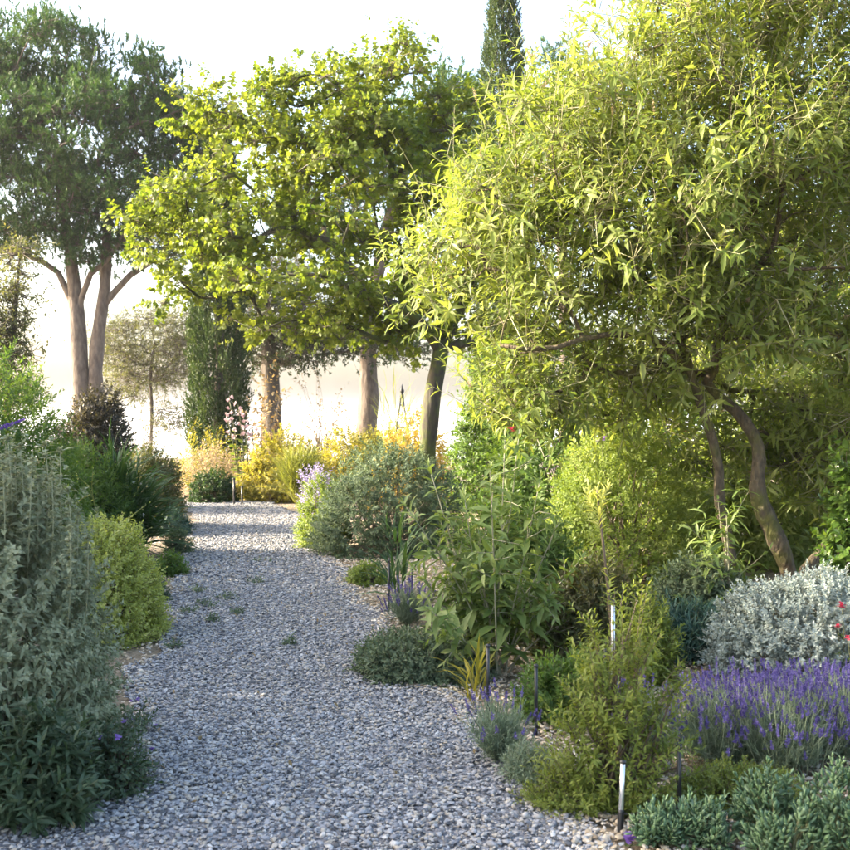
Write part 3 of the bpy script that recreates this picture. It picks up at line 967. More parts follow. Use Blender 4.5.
leafy_tree("young_tree", "slim leafy tree with pale foliage rising from the green bank", base, [(tA, rr(.07, .012, 8), 2)],
           [(6, 345, 24, 34, 0, .5), (14, 300, 16, 26, 0, .35), (-30, 320, 40, 50, 0, .6), (0, 385, 30, 22, 0, .5), (20, 262, 14, 26, 0, .3)], d, 190, 8, "olive", .07, .35, L=.2, spread=.12, r_tip=.004)

d = 15.5
base = ground_pt(800, d)
tA = resample([base, P3(798, 400, d), P3(790, 330, d), P3(785, 250, d)], 8)
leafy_tree("bay_tree", "mid-green bay tree glimpsed through the butterfly bush's branches", base, [(tA, rr(.16, .07, 8), 3)],
           [(780, 220, 90, 70, 0, 1.2), (720, 290, 80, 60, 0, 1.), (830, 300, 70, 70, 0, 1.), (780, 360, 90, 50, 0, 1.), (690, 370, 50, 40, 0, .8), (830, 150, 60, 60, 0, .9), (700, 220, 60, 50, 0, .9), (880, 380, 50, 60, 0, .8)], d, 300, 8, "fresh", .13, .42, spread=.25)

# --- large butterfly bush (a small tree)
d = 8.6
bA = ground_pt(792, d)
bB = ground_pt(738, d + .1)
t1 = resample([bA, P3(790, 579, d), P3(779, 544, d - .05), P3(762, 508, d), P3(757, 487, d), P3(759, 455, d + .05), P3(753, 434, d + .05), P3(737, 412, d + .12), P3(725, 402, d + .16), P3(707, 383, d + .2), P3(716, 365, d + .2), P3(718, 340, d + .2), P3(727, 290, d + .2)], 26)
t2 = resample([bB, P3(737, 600, d + .1), P3(726, 530, d + .05), P3(719, 500, d), P3(719, 470, d), P3(712, 438, d), P3(704, 413, d - .05), P3(693, 381, d - .1), P3(684, 350, d - .1), P3(668, 318, d - .1), P3(640, 270, d)], 24)
t3 = resample([bA + [.06, .05, 0], P3(812, 555, d + .2), P3(845, 530, d + .3), P3(875, 430, d + .4), P3(885, 300, d + .3), P3(880, 150, d + .2)], 14)
t4 = resample([P3(690, 372, d - .1), P3(640, 385, d - .2), P3(590, 405, d - .3)][:1] + [P3(655, 340, d - .3), P3(600, 335, d - .5), P3(545, 350, d - .6), P3(500, 345, d - .6)], 9)
t5 = resample([t1[-1], P3(750, 220, d + .3), P3(770, 120, d + .3), P3(775, 30, d + .2), P3(780, -40, d)], 9)
t6 = resample([t2[-1], P3(600, 230, d), P3(560, 190, d + .1), P3(520, 160, d)], 7)
lob = [(500, 215, 70, 55, 0, .8), (455, 255, 42, 35, 0, .5), (560, 165, 80, 70, 0, .9), (620, 110, 75, 80, 0, .9), (700, 60, 80, 80, 0, 1.), (790, 60, 90, 90, 0, 1.1), (560, 270, 90, 60, -.1, .9),
       (650, 220, 100, 80, -.4, .9), (740, 180, 90, 90, -.4, .9), (820, 200, 80, 90, 0, 1.1), (680, 295, 90, 45, -.2, .8), (780, 300, 90, 50, 0, .9), (530, 330, 60, 30, -.2, .5), (890, 300, 80, 110, 0, 1.), (900, 120, 90, 110, 0, 1.1), (700, -40, 90, 60, 0, .9), (820, -60, 100, 70, 0, 1.),
       (820, 420, 50, 55, .4, .6), (650, 375, 60, 26, .2, .5), (440, 300, 25, 22, -.1, .3), (520, 385, 45, 45, -.1, .5), (600, 362, 55, 30, .2, .5), (700, 335, 60, 24, -.5, .3), (765, 345, 50, 24, -.4, .3), (690, 405, 70, 34, .8, .3), (790, 430, 60, 55, .8, .35), (845, 470, 50, 70, .5, .4), (620, 395, 60, 34, .6, .3), (730, 470, 40, 40, 1.0, .3), (560, 400, 40, 30, 0, .4)]
tg = lobes_points(lob, 880, d, .25)
ta = Acc()
td = grow(ta, [(t1, rr(.078, .03, 26), 19), (t2, rr(.05, .026, 24), 18), (t3, rr(.045, .02, 14), 4), (t4, rr(.03, .014, 9), 2), (t5, rr(.045, .015, 9), 1), (t6, rr(.035, .014, 7), 1)], tg, r_tip=.0042, gnarl=.10, upbias=.10, rmax=.03)
P, A, tb = crown_shoots(tg, td, 6, .13, up=.55, along=.6, rand=.40)
o = thing("butterfly_bush", "large arching butterfly bush with long yellow-green leaves and crooked twin trunks", "tree", bA)
ta.build("trunk", M["buddbark"], o, bA, smooth=True)
Ls = .30 * (.7 + .6 * rnd(len(P)))
# long upright whips break the outline
wi = R.permutation(len(tg))[:170]
wP = tg[wi]; wA = nrm(UP * 1.0 + td[wi] * .35 + R.normal(size=(170, 3)) * .22); wL = .45 + .45 * rnd(170)
fw = frames(wP, wA, wL, 20, .125, phi0=72, phi1=30, droop=.22, jit=.2, opp=True, taper=.4, t0=.05)
fr = frames(P, A, Ls, 12, .132, phi0=80, phi1=30, droop=.30, jit=.25, opp=True, tint=tb, taper=.5)
fr = tuple(np.concatenate([p_, q_]) for p_, q_ in zip(fr, fw))
fr = emit_objects(fr, LANCE, .27, M["buddleia"], o, bA, 300)
fa = Acc(); emit(fa, fr, LANCE4, .27)
under(fa.build("crown", M["buddleia"], o, bA, kind="stuff"))
tw = Acc(); stems(tw, np.repeat(tg, 6, 0), P, .005, .0035, seg=1, out=0); stems(tw, P, P + A * Ls[:, None] * 1.02, .0030, .0016, seg=1, out=0)
stems(tw, wP, wP + wA * wL[:, None] * 1.02, .0038, .0016, seg=3, out=.03)
tw.build("shoots", M["shoot"], o, bA, kind="stuff")
# dry flower heads on a few shoot tips
ii = R.permutation(len(P))[:110]
fh = Acc(); emit(fh, frames(P[ii] + A[ii] * Ls[ii, None], A[ii], .13, 26, .022, phi0=70, phi1=40, droop=.1, taper=.6), DIAMOND, .8)
fh.build("dry_flower_heads", M["beige"], o, bA, kind="stuff")

# ================================================================== SHRUBS, far to near
B = bush
B("spindle_shrub", "russet feathery shrub glowing beside the dark oak trunk", "shrub", "smoke", 266, 26.0, 372, 54, n=190, k=10, L=.45, size=.09, wid=.45, up=.9, lump=.5, fill=.2, droop=.25, rand=.6)
B("tamarisk_shrub", "pale wispy tamarisk shrub behind the golden bush, half transparent", "shrub", "beige", 322, 30.0, 372, 90, n=220, k=8, L=.5, size=.07, wid=.5, up=.7, lump=.4, fill=.2, nst=160)
B("tamarisk_shrub", "bare twiggy shrub between the black bush and the pale olive tree", "shrub", "browngreen", 142, 28.0, 402, 70, n=120, k=5, L=.4, size=.05, wid=.5, up=.5, lump=.4, fill=.2, nst=160)
B("dark_shrub", "rounded blackish-purple bush with sunlit olive top below the pine", "shrub", "purplebrown", 94, 19.0, 388, 88, n=2000, k=14, L=.22, size=.06, wid=.5, up=.5, deep=.9)
B("box_ball", "low dark green clipped box mound at the end of the path", "shrub", "box", 213, 21.0, 468, 52, n=700, k=12, L=.10, size=.045, wid=.6, lump=.06, zb=-.02)
B("seed_head_perennial", "pale pinkish drift of dry flower heads behind the box mound", "plant", "beige", 208, 23.0, 444, 92, n=500, k=10, L=.35, size=.05, wid=.5, up=1.6, lump=.2, fill=.55, stem="stem")
B("cypress_spurge", "yellow-green upright plant around the foot of the dark cypress", "plant", "golden", 205, 24.5, 430, 70, n=400, k=10, L=.3, size=.08, wid=.3, up=1.5, lump=.3, stem="stem")
B("golden_shrub", "rounded golden-yellow shrub at the end of the path opposite the box mound", "shrub", "golden", 285, 21.5, 434, 100, n=1200, k=14, L=.22, size=.065, wid=.45, up=.6, lump=.12, deep=.9)
B("ornamental_grass", "tuft of pale yellow-green grass in front of the golden shrub", "grass", "grass", 300, 20.0, 455, 44, n=420, k=5, L=.55, size=.42, wid=.035, tm=BLADE, up=2.2, phi0=22, phi1=10, fill=.1, nst=0, stem="stem", lump=.1)
B("golden_hedge", "low spreading hedge glowing golden yellow below the bare pine trunk", "shrub", "golden", 372, 23.0, 428, 150, n=1700, k=12, L=.22, size=.07, wid=.45, up=.7, lump=.14, deep=1.1)
B("euphorbia", "orange-yellow flowering mound around the foot of the round-leaved tree", "plant", "orange", 412, 19.0, 420, 86, n=900, k=12, L=.2, size=.05, wid=.6, up=1.0, lump=.2, stem="stem")
B("ornamental_grass", "tall green grass tuft rising beside the black obelisk", "grass", "grass", 396, 22.0, 385, 60, n=120, k=4, L=.8, size=.6, wid=.02, tm=BLADE, up=2.6, phi0=18, phi1=8, fill=.1, nst=0, stem="stem", lump=.1)
B("catmint", "hazy lilac catmint flowering between golden shrub and grey-green bush", "plant", "lilac", 318, 17.5, 462, 46, n=300, k=12, L=.26, size=.035, wid=.6, up=1.6, lump=.2, stem="stem", fill=.5)
B("green_shrub", "rounded mid-green shrub below the tall slender cypress", "shrub", "fresh", 496, 18.0, 346, 96, n=1700, k=14, L=.25, size=.07, wid=.4, up=.5, lump=.2)
B("green_shrub", "dusky green bush squeezed between leaning trunk and butterfly bush", "shrub", "fresh", 560, 14.5, 345, 170, n=1700, k=14, L=.22, size=.08, wid=.4, up=.5, lump=.2)
B("flowering_shrub", "loose shrub dotted with small crimson flowers above the bright green mound", "shrub", "fresh", 655, 13.0, 372, 180, n=1500, k=12, L=.22, size=.06, wid=.45, up=.5, lump=.2, flowers=("red", 26, .035, 8))
B("grey_green_shrub", "large rounded grey-green bush at the path edge below the leaning trunk", "shrub", "greygreen", 388, 13.2, 444, 166, n=2600, k=14, L=.16, size=.042, wid=.42, up=.55, lump=.13, deep=.95, fill=.6)
B("green_shrub", "low yellow-green bush spilling onto the path against the grey-green bush", "shrub", "brightgreen", 322, 13.6, 478, 56, n=700, k=14, L=.14, size=.035, wid=.45, up=.5, lump=.15)
B("laurel_shrub", "dense broad-leaved shrub filling the gap behind the crooked trunks", "shrub", "buddleia", 770, 10.6, 392, 250, n=1400, k=12, L=.25, size=.13, wid=.32, tm=LANCE4, up=.4, lump=.22, deep=.9, opp=True, fill=.4)
B("bright_green_shrub", "big rounded light-green mound beside the crooked trunks, small violet bloom on top", "shrub", "brightgreen", 626, 9.9, 418, 190, n=2600, k=16, L=.17, size=.042, wid=.40, up=.6, lump=.14, fill=.6)
B("glossy_shrub", "shrub with broad glossy bright leaves beside the thickest crooked trunk", "shrub", "glossy", 858, 7.9, 430, 88, n=300, k=12, L=.16, size=.075, wid=.6, tm=LANCE, up=.6, lump=.2)
B("sage_shrub", "soft grey-green shrub at the foot of the crooked trunks", "shrub", "greygreen", 700, 7.9, 560, 110, n=800, k=14, L=.16, size=.05, wid=.35, up=.6, lump=.2)
B("butterfly_bush_shoot", "young butterfly bush shoots with hanging long leaves before the crooked trunk", "plant", "buddleia_young", 722, 7.7, 490, 84, n=34, k=12, L=.32, size=.14, wid=.22, tm=LANCE, up=1.0, lump=.3, opp=True, droop=.5, stem="greystem", fill=.3, nst=20)
B("teal_tussock", "dark teal tussock of narrow leaves beside the silver bush", "grass", "teal", 682, 7.1, 608, 104, n=420, k=10, L=.2, size=.13, wid=.07, tm=BLADE, up=1.0, lump=.2, stem="stem")
B("hebe_shrub", "small upright yellow-green hebe in front of the teal tussock", "shrub", "myrtle", 648, 6.5, 600, 84, n=260, k=16, L=.2, size=.055, wid=.3, tm=LANCE, up=1.6, lump=.25, opp=True)
B("silver_shrub", "domed silvery white bush above the lavender", "shrub", "silver", 812, 6.6, 572, 210, n=2600, k=16, L=.10, size=.025, wid=.52, up=.45, lump=.14, fill=.65, deep=.55, stem="greystem")
B("filler_shrub", "leafy green shrub behind the leggy butterfly bush seedling", "shrub", "fresh", 520, 8.3, 500, 150, n=1200, k=12, L=.2, size=.06, wid=.35, up=.6, lump=.2, fill=.45)
B("olive_green_shrub", "dull olive-green shrub under the white-staked seedling", "shrub", "browngreen", 590, 7.2, 560, 130, n=900, k=12, L=.18, size=.05, wid=.35, up=.6, lump=.2, fill=.45)
B("ground_cover_plant", "flat silvery-green mat spilling onto the gravel path", "plant", "greygreen", 425, 6.9, 632, 150, n=1600, k=12, L=.13, size=.038, wid=.4, up=.25, lump=.15, deep=.42, fill=.55)
B("ground_cover_plant", "small yellow-green tuft at the path edge before the grey-green bush", "plant", "brightgreen", 366, 10.6, 562, 46, n=300, k=10, L=.08, size=.03, wid=.5, up=.6, lump=.15)

# left bank
B("bank_shrub", "feathery fresh green shrub sprawling down the bank behind the woolly grey bush", "shrub", "fresh", -28, 10.5, 366, 222, n=2300, k=16, L=.26, size=.07, wid=.24, up=.7, lump=.16, deep=1.3, fill=.55)
B("bank_shrub", "lower fresh green mound running from the bank toward the strappy clump", "shrub", "fresh", 80, 12.2, 444, 118, n=1500, k=16, L=.22, size=.055, wid=.22, up=.7, lump=.16, deep=.8, fill=.55)
B("agapanthus", "clump of dark strappy leaves with small white flowers at the path edge", "plant", "strap", 116, 12.6, 468, 84, n=240, k=6, L=.35, size=.55, wid=.045, tm=BLADE, up=1.3, phi0=35, phi1=12, fill=.15, nst=0, stem="stem", lump=.1, flowers=("white", 16, .03, 7))
B("cistus_shrub", "rounded olive-green bush with rusty tips after the strappy clump", "shrub", "browngreen", 152, 15.8, 446, 78, n=1300, k=14, L=.18, size=.05, wid=.4, up=.6, lump=.15, deep=.8, fill=.55)
B("ground_cover_plant", "low blue-green tuft at the foot of the rounded olive-green bush", "plant", "teal", 172, 15.0, 508, 46, n=300, k=10, L=.12, size=.05, wid=.25, up=.8, lump=.2)
B("variegated_shrub", "pale yellow variegated bush beside the woolly grey bush", "shrub", "variegated", 106, 8.1, 514, 128, n=2200, k=14, L=.13, size=.027, wid=.6, up=.6, lump=.12, deep=.6, fill=.6)
PHLOMIS, PHLOMIS_BASE, _ = B("phlomis_shrub", "big woolly grey-green bush with whorled stems overhanging the path", "shrub", "phlomis", -6, 4.95, 462, 248, n=2000, k=16, L=.20, size=.057, wid=.38, up=.55, opp=True, lump=.10, deep=.75, fill=.6, stem="greystem", sr=.005, phi0=80, phi1=45, tm=LANCE4, rand=.3, whorl=True)
B("sage_plant", "dark sage plant with long leaves at the foot of the woolly bush", "plant", "salvia", 38, 4.35, 706, 140, n=150, k=14, L=.2, size=.085, wid=.26, tm=LANCE, up=.9, lump=.2, deep=.25, stem="stem", fill=.35)
B("geranium_plant", "small dark green trailing plant with violet flowers on the path edge", "plant", "salvia", 112, 4.7, 715, 80, n=260, k=12, L=.12, size=.03, wid=.4, up=.2, lump=.3, flowers=("violet", 5, .016, 12), deep=.2)

for (x, d, yt, w, mt, lb) in ((170, 11.2, 552, 36, "fresh", "low fresh green tuft filling the gap after the variegated bush"), (178, 13.0, 530, 34, "greygreen", "low grey tuft at the path edge under the strappy clump"), (150, 9.6, 575, 40, "salvia", "dark low tuft tucked behind the variegated bush")):
    B("ground_cover_plant", lb, "plant", mt, x, d, yt, w, n=260, k=10, L=.09, size=.035, wid=.4, up=.4, lump=.25)

# right foreground
B("myrtle_shrub", "airy yellow-green myrtle seedling tied to silver stake", "shrub", "myrtle", 614, 4.55, 604, 176, n=420, k=16, L=.17, size=.042, wid=.30, tm=LANCE, up=1.0, lump=.25, fill=.3, deep=.28, nst=80)
B("rock_rose", "soft green rock rose between the leggy seedling and the myrtle", "shrub", "fresh", 572, 5.9, 648, 120, n=600, k=12, L=.15, size=.05, wid=.32, up=.7, lump=.25, fill=.4)
B("santolina", "small grey-blue santolina tuft on the beige gravel", "plant", "lavleaf", 530, 4.85, 744, 56, n=280, k=14, L=.10, size=.03, wid=.18, up=.9, lump=.15, stem="greystem")
B("thyme_plant", "low yellow-green thyme under the myrtle seedling", "plant", "myrtle", 585, 4.55, 770, 120, n=420, k=12, L=.08, size=.022, wid=.4, up=.4, lump=.25, deep=.2)
B("thyme_plant", "low mossy thyme between lavender and succulents", "plant", "myrtle", 735, 4.65, 765, 150, n=700, k=12, L=.08, size=.022, wid=.4, up=.4, lump=.25, deep=.2)


def lavender(label, x, d, ytop, wpx, nfol, nsp, spike_h=.16, group=None, deep=None, name="lavender", reach=1.0, spk=.045):
    o, base, ext = bush(name, label, "lavender", "lavleaf", x, d, ytop, wpx, n=nfol, k=14, L=.18, size=.055, wid=.075, tm=BLADE, up=1.5, phi0=40, phi1=20,
                        lump=.1, fill=.4, deep=deep, group=group, stem="lavleaf", nst=40, sr=.003, rand=.25, droop=0)
    q = rdir(nsp * 5); q = q[q[:, 2] > .1][:nsp]
    P0 = base + q * ext * .8
    A = nrm(q * np.array([.5, .5, .3]) + UP * 1.1 + R.normal(size=q.shape) * .15)
    ln = spike_h * (.6 + .7 * rnd(len(q)))
    P1 = P0 + A * ln[:, None]
    sa = Acc(); stems(sa, P0, P1, .0018, .0014, seg=2, out=0)
    sa.build("flower_stems", M["lavleaf"], o, base, kind="stuff")
    fl = Acc(); emit(fl, frames(P1 - A * .005, A, spk * (.7 + .6 * rnd(len(q))), 22, .013, phi0=60, phi1=25, droop=0, t0=0, taper=.6), DIAMOND, .8)
    fl.build("flower_spikes", M["lavflower"], o, base, kind="stuff")
    return o


g = "lavender plants flowering below the silver bush"
for x, d in ((722, 5.15), (785, 5.0), (846, 5.1), (754, 5.5), (822, 5.5)):
    lavender("lavender in full violet bloom, one of the row below the silver bush", x, d, 702, 112, 500, 220, group=g)
lavender("small lavender clump leaning over the gravel beside a black stake", 500, 5.1, 712, 66, 240, 34, .14)
lavender("lavender flowering at the path edge behind the silvery-green mat", 408, 8.5, 592, 50, 220, 90, .12)
lavender("sparse lavender hidden under the myrtle seedling's branches", 640, 5.0, 700, 80, 260, 60, .14)

# succulent-like plants
g = "blue-green fleshy plants at the bed's corner"
for x, d, yt, w in ((700, 4.15, 800, 90), (770, 4.25, 770, 96), (835, 4.2, 755, 100), (660, 4.12, 812, 60), (790, 3.95, 800, 100), (850, 3.95, 790, 90)):
    B("stonecrop", "blue-green stonecrop with fleshy upright leaves at the corner of the bed", "plant", "succulent", x, d, yt, w, n=60, k=12, L=.10, size=.048, wid=.40, tm=THICK, up=1.1,
      lump=.15, fill=.3, group=g, keep=50, stem="stem", phi0=60, phi1=25, droop=0, nst=20)


# --- leggy butterfly bush seedling: a few tall stems with big leaves
d = 6.9
base = ground_pt(500, d)
o = thing("butterfly_bush_seedling", "leggy young butterfly bush with big soft leaves and pale stem tips", "shrub", base)
sa, FR = Acc(), []
tops = [(405, 505), (430, 470), (440, 520), (465, 500), (520, 425), (505, 440), (490, 470), (540, 480), (560, 520), (415, 570), (450, 570), (580, 560), (535, 555), (478, 560), (555, 590), (430, 610), (590, 610), (500, 600)]
for i, (tx, ty) in enumerate(tops):
    dd = d + R.normal() * .22
    top = P3(tx, ty, dd)
    mid = base * .5 + top * .5 + np.array([R.normal() * .04, 0, .06])
    pt = resample([base + np.array([R.normal() * .05, R.normal() * .05, 0]), mid, top], 8)
    tube(sa, pt, np.linspace(.007, .0025, 8), 5, tint=rnd())
    seg = nrm(pt[-1] - pt[-4])
    Lg = np.linalg.norm(pt[-1] - pt[2])
    p0 = pt[2]
    ax = nrm(pt[-1] - pt[2])
    pp = resample(pt[2:], 8); dv = np.diff(pp, axis=0)
    FR.append(frames(pp[:-1], nrm(dv), np.linalg.norm(dv, axis=1), 4, np.linspace(.2, .11, 7), phi0=72, phi1=60, droop=.25, jit=.18, opp=True, taper=.95, tint=np.full(7, rnd()), t0=.05))
    FR.append(frames(pp[-2:-1], nrm(dv[-1:]), np.linalg.norm(dv[-1]) * 1.1, 8, .10, phi0=60, phi1=15, droop=.05, jit=.1, opp=True, taper=.6, tint=np.array([.95])))
    # side shoots
    m = 7
    tpos = .3 + .5 * rnd(m)
    ps = p0 + ax * Lg * tpos[:, None]
    asd = nrm(ax * .7 + rdir(m) * .8)
    stems(sa, ps, ps + asd * .16, .004, .002, seg=2, out=.0)
    FR.append(frames(ps, asd, .16, 8, .10, phi0=75, phi1=30, droop=.25, opp=True, taper=.6))
fr = tuple(np.concatenate([f[i] for f in FR]) for i in range(6))
sa.build("stems", M["greystem"], o, base)
rest = emit_objects(fr, LANCE, .30, M["buddleia_young"], o, base, 300)
fa = Acc(); emit(fa, rest, LANCE, .30); under(fa.build("foliage", M["buddleia_young"], o, base, kind="stuff"))
petal_flower(o, base, P3(512, 432, d), "red", .03, 12)

# --- brush-topped seedling on a white stake
d = 6.2
base = ground_pt(611, d)
o = thing("standard_seedling", "slim upright seedling with a pale leafy brush on top above a white stake", "plant", base)
pt = resample([base, P3(612, 640, d), P3(606, 570, d), P3(597, 490, d)], 10)
sa = Acc(); tube(sa, pt, np.linspace(.012, .006, 10), 6); sa.build("stem", M["twig"], o, base)
fa = Acc()
emit(fa, frames(np.array([P3(600, 535, d)]), np.array([[-.05, 0, 1.0]]), .26, 46, .085, phi0=55, phi1=20, droop=0, tint=np.array([.8])), LANCE, .22)
emit(fa, frames(np.array([P3(595, 515, d), P3(600, 510, d), P3(592, 510, d)]), nrm(np.array([[-.4, .2, 1.0], [.3, -.2, 1.], [-.1, .4, 1]])), .15, 16, .07, phi0=55, phi1=20, droop=0, tint=np.array([.9, .9, .9])), LANCE, .24)
emit(fa, frames(np.array([P3(609, 610, d)]), np.array([[-.03, 0, 1.0]]), .34, 30, .07, phi0=60, phi1=40, droop=.1, tint=np.array([.3])), LANCE, .25)
fa.build("foliage", M["variegated"], o, base)

# --- hollyhock
d = 22.0
base = ground_pt(243, d)
o = thing("hollyhock", "pink hollyhock with tall stems in front of the dark cypress", "plant", base)
sa, fl, fo = Acc(), Acc(), Acc()
for (bx, tx, ty, nf) in ((240, 229, 397, 9), (244, 238, 404, 7), (247, 243, 412, 7), (240, 226, 412, 5), (250, 252, 425, 4)):
    p0, p1 = ground_pt(bx, d), P3(tx, ty, d)
    pt = resample([p0, (p0 + p1) / 2 + [.05, 0, 0], p1], 7)
    tube(sa, pt, np.linspace(.018, .007, 7), 5)
    for i in range(nf):
        f = pt[-1] * (1 - .10 * i) + pt[3] * (.10 * i) + R.normal(size=3) * .045
        petal_flower(o, base, f, "pink", .05, 7, L=.02, wid=.9, axis=nrm(np.array([R.normal() * .5, -1, .4])))
    emit(fo, frames(pt[1][None], nrm(pt[-2] - pt[1])[None], np.linalg.norm(pt[-3] - pt[1]), 16, .15, phi0=80, phi1=60, droop=.2), ROUND, .9)
sa.build("stems", M["stem"], o, base); fo.build("foliage", M["brightgreen"], o, base)

# --- sprawling flower stalk beside the strappy clump
d = 8.6
base = ground_pt(98, d)
o = thing("mullein_stalk", "thin branching yellow-green stalk standing between variegated bush and strappy clump", "plant", base)
sa = Acc(); fo = Acc()
for pts in (((98, 560), (97, 515), (88, 485), (80, 478)), ((97, 515), (92, 490), (93, 472)), ((90, 495), (80, 500), (73, 512)), ((100, 540), (120, 525), (146, 505))):
    pt = resample([P3(x_, y_, d) for x_, y_ in pts], 7)
    tube(sa, pt, np.linspace(.007, .003, 7), 4)
    emit(fo, frames(pt[2:], nrm(np.gradient(pt, axis=0))[2:], .04, 3, .025, phi0=70, phi1=40), DIAMOND, .6)
tube(sa, resample([base, P3(98, 560, d)], 4), [.009, .008, .008, .007], 5)
sa.build("stems", M["grass"], o, base); fo.build("foliage", M["variegated"], o, base)

# --- woolly whorled spires on the grey bush
for (x, yt, yb) in ((60, 452, 520), (45, 446, 505), (20, 448, 520), (8, 440, 520), (32, 462, 530), (68, 492, 550), (-6, 446, 520), (15, 462, 540), (52, 478, 540), (78, 515, 560), (38, 480, 560), (3, 470, 545), (88, 540, 590), (70, 530, 590)):
    d = 4.6 + R.normal() * .10
    pb, ptp = P3(x + R.normal() * 2, yb, d), P3(x, yt, d)
    foot = P3(x - 6, yb + 70, d + .35)
    a = Acc()
    pt = resample([foot, pb, ptp], 9); tube(a, pt, np.linspace(.003, .002, 9), 5, tint=.8)
    ax = nrm(ptp - pb); Lg = np.linalg.norm(ptp - pb)
    nw = 6
    pw_ = pb + ax * Lg * np.linspace(0, 1, nw)[:, None]
    emit(a, frames(pw_, np.repeat(ax[None], nw, 0), .018, 26, .019, phi0=105, phi1=55, droop=0, t0=0, tint=np.full(nw, .9)), ROUND, .7)
    emit(a, frames(pw_, np.repeat(ax[None], nw, 0), .005, 4, .05, phi0=80, phi1=60, droop=.1, opp=True, t0=0), LANCE, .4)
    a.build("flower_spire", M["phlomis"], PHLOMIS, PHLOMIS_BASE)

# --- purple butterfly bush bloom on the bank and other single blooms
d = 8.0
base = ground_pt(10, d)
o = thing("butterfly_bush_bloom", "mauve flower spike on arching stem before the fresh green bank", "flower", base)
sa = Acc(); pt = resample([base, P3(-25, 470, d), P3(0, 428, d)], 7); tube(sa, pt, np.linspace(.008, .004, 7), 5); sa.build("stem", M["stem"], o, base)
fl = Acc(); emit(fl, frames(P3(0, 428, d)[None], nrm(np.array([[1, 0, .35]])), .19, 90, .022, phi0=80, phi1=40, droop=0, t0=0), ROUND, .8); fl.build("flower", M["violet"], o, base)
fo = Acc(); emit(fo, frames(pt[2][None], nrm(pt[-1] - pt[2])[None], .4, 12, .11, phi0=80, phi1=50, opp=True), LANCE, .25); fo.build("foliage", M["fresh"], o, base)

for (x, y, d, mat, s_, nm, lb) in ((602, 441, 9.35, "violet", .05, "violet_flower", "single violet flower standing out on top of the bright green mound"),
                                   (842, 608, 6.1, "red", .028, "crimson_flower", "crimson flower above the silver bush, topmost of three"),
                                   (838, 628, 6.1, "red", .022, "crimson_flower", "crimson flower just below the topmost on the silver bush"),
                                   (848, 640, 6.05, "red", .022, "crimson_flower", "crimson flower lowest on the silver bush near lavender"),
                                   (629, 842, 4.1, "violet", .03, "violet_flower", "low violet flower beside the foot of the silver stake")):
    p = P3(x, y, d); base = np.array([p[0], p[1], float(gz(p[0], p[1]))])
    o = thing(nm, lb, "flower", base)
    sa = Acc(); tube(sa, resample([base, (base + p) / 2 + [.02, .02, 0], p], 6), np.linspace(.003, .002, 6), 4); sa.build("stem", M["stem"], o, base)
    petal_flower(o, base, p, mat, s_, 14)
    fo = Acc(); emit(fo, frames(base[None], UP[None], (p - base)[2] * .7, 8, .05, phi0=70, phi1=50), LANCE, .3); fo.build("foliage", M["fresh"], o, base)

# small weeds on the gravel
g = "weeds sprouting through the gravel"
for (x, d, w) in ((190, 9.0, 22), (228, 9.7, 24), (207, 9.3, 30), (255, 10.6, 20), (172, 7.6, 16), (236, 8.9, 16), (198, 10.1, 18), (265, 12.2, 22), (238, 19, 50), (290, 7.7, 12), (213, 8.6, 14)):
    B("weed", "small tuft of weeds sprouting through the gravel path", "weed", "greygreen", x, d, HZ + 1760 / d - 8 * (10 / d), w * 1.2, n=24, k=5, L=.05, size=.03, wid=.35, up=.7, lump=.3, fill=.2, nst=10, group=g, stem="stem", sr=.002)
B("sprig", "leafy sprig lying over the gravel from the woolly bush", "plant", "salvia", 140, 5.6, 690, 30, n=14, k=8, L=.1, size=.045, wid=.3, tm=LANCE, up=.5, lump=.3, fill=.2, nst=10, stem="stem", sr=.002, flowers=("violet", 4, .014, 10))
B("iris_clump", "narrow yellowing iris leaves beside the black stake", "plant", "golden", 477, 6.0, 664, 22, n=12, k=3, L=.12, size=.26, wid=.06, tm=BLADE, up=2.2, phi0=20, phi1=8, fill=.1, nst=0, stem="stem", lump=.1)
B("iris_clump", "green sword-shaped leaves beside the paired black stakes", "plant", "strap", 400, 9.6, 520, 34, n=20, k=3, L=.2, size=.42, wid=.06, tm=BLADE, up=2.4, phi0=18, phi1=8, fill=.1, nst=0, stem="stem", lump=.1)

# fallen leaves on the gravel
X, Y = path_xy(170, 3.9, 13, 1.0)
fa = Acc(); emit(fa, frames(np.stack([X, Y, gz(X, Y) + .032], -1), rdir(170) * .4 + UP * .3, .001, 1, .035, phi0=85, phi1=85, droop=0, upn=.9), LANCE, .5)
lt = fa.build("fallen_leaves", M["smoke"], kind="stuff"); lt["label"] = "small dry brown leaves scattered over the gravel path"; lt["category"] = "leaves"

# tall shrubs along the bank beyond the picture's edge: they shade the path
g = "tall evergreen shrubs along the top of the bank"
for (X, Y, hh, w) in ((-5.3, 4.2, 2.7, 2.6), (-5.6, 6.6, 3.0, 2.8), (-6.0, 9.2, 2.9, 2.6), (-5.2, 1.8, 2.9, 2.6), (-6.9, 12.3, 2.5, 2.4), (-5.7, 7.9, 3.0, 2.4), (-5.4, 5.4, 2.9, 2.4)):
    B("bank_laurel", "tall evergreen laurel on top of the bank, in a row above the path", "shrub", "oak", CX + X / Y * F, Y, HZ - (hh + float(gz(X, Y)) - H) / Y * F, w / Y * F,
      n=620, k=8, L=.3, size=.18, wid=.5, up=.5, lump=.16, group=g, deep=1.2, fill=.35)


# ================================================================== STAKES AND OBELISK
def lathe(acc, c, prof, axis_=UP, sides=10, mi=0):
    prof = np.array(prof, float)
    ax = nrm(np.asarray(axis_, float))
    pts = np.asarray(c) + ax * prof[:, 1:2]
    tube(acc, pts, prof[:, 0], sides, mi=mi)


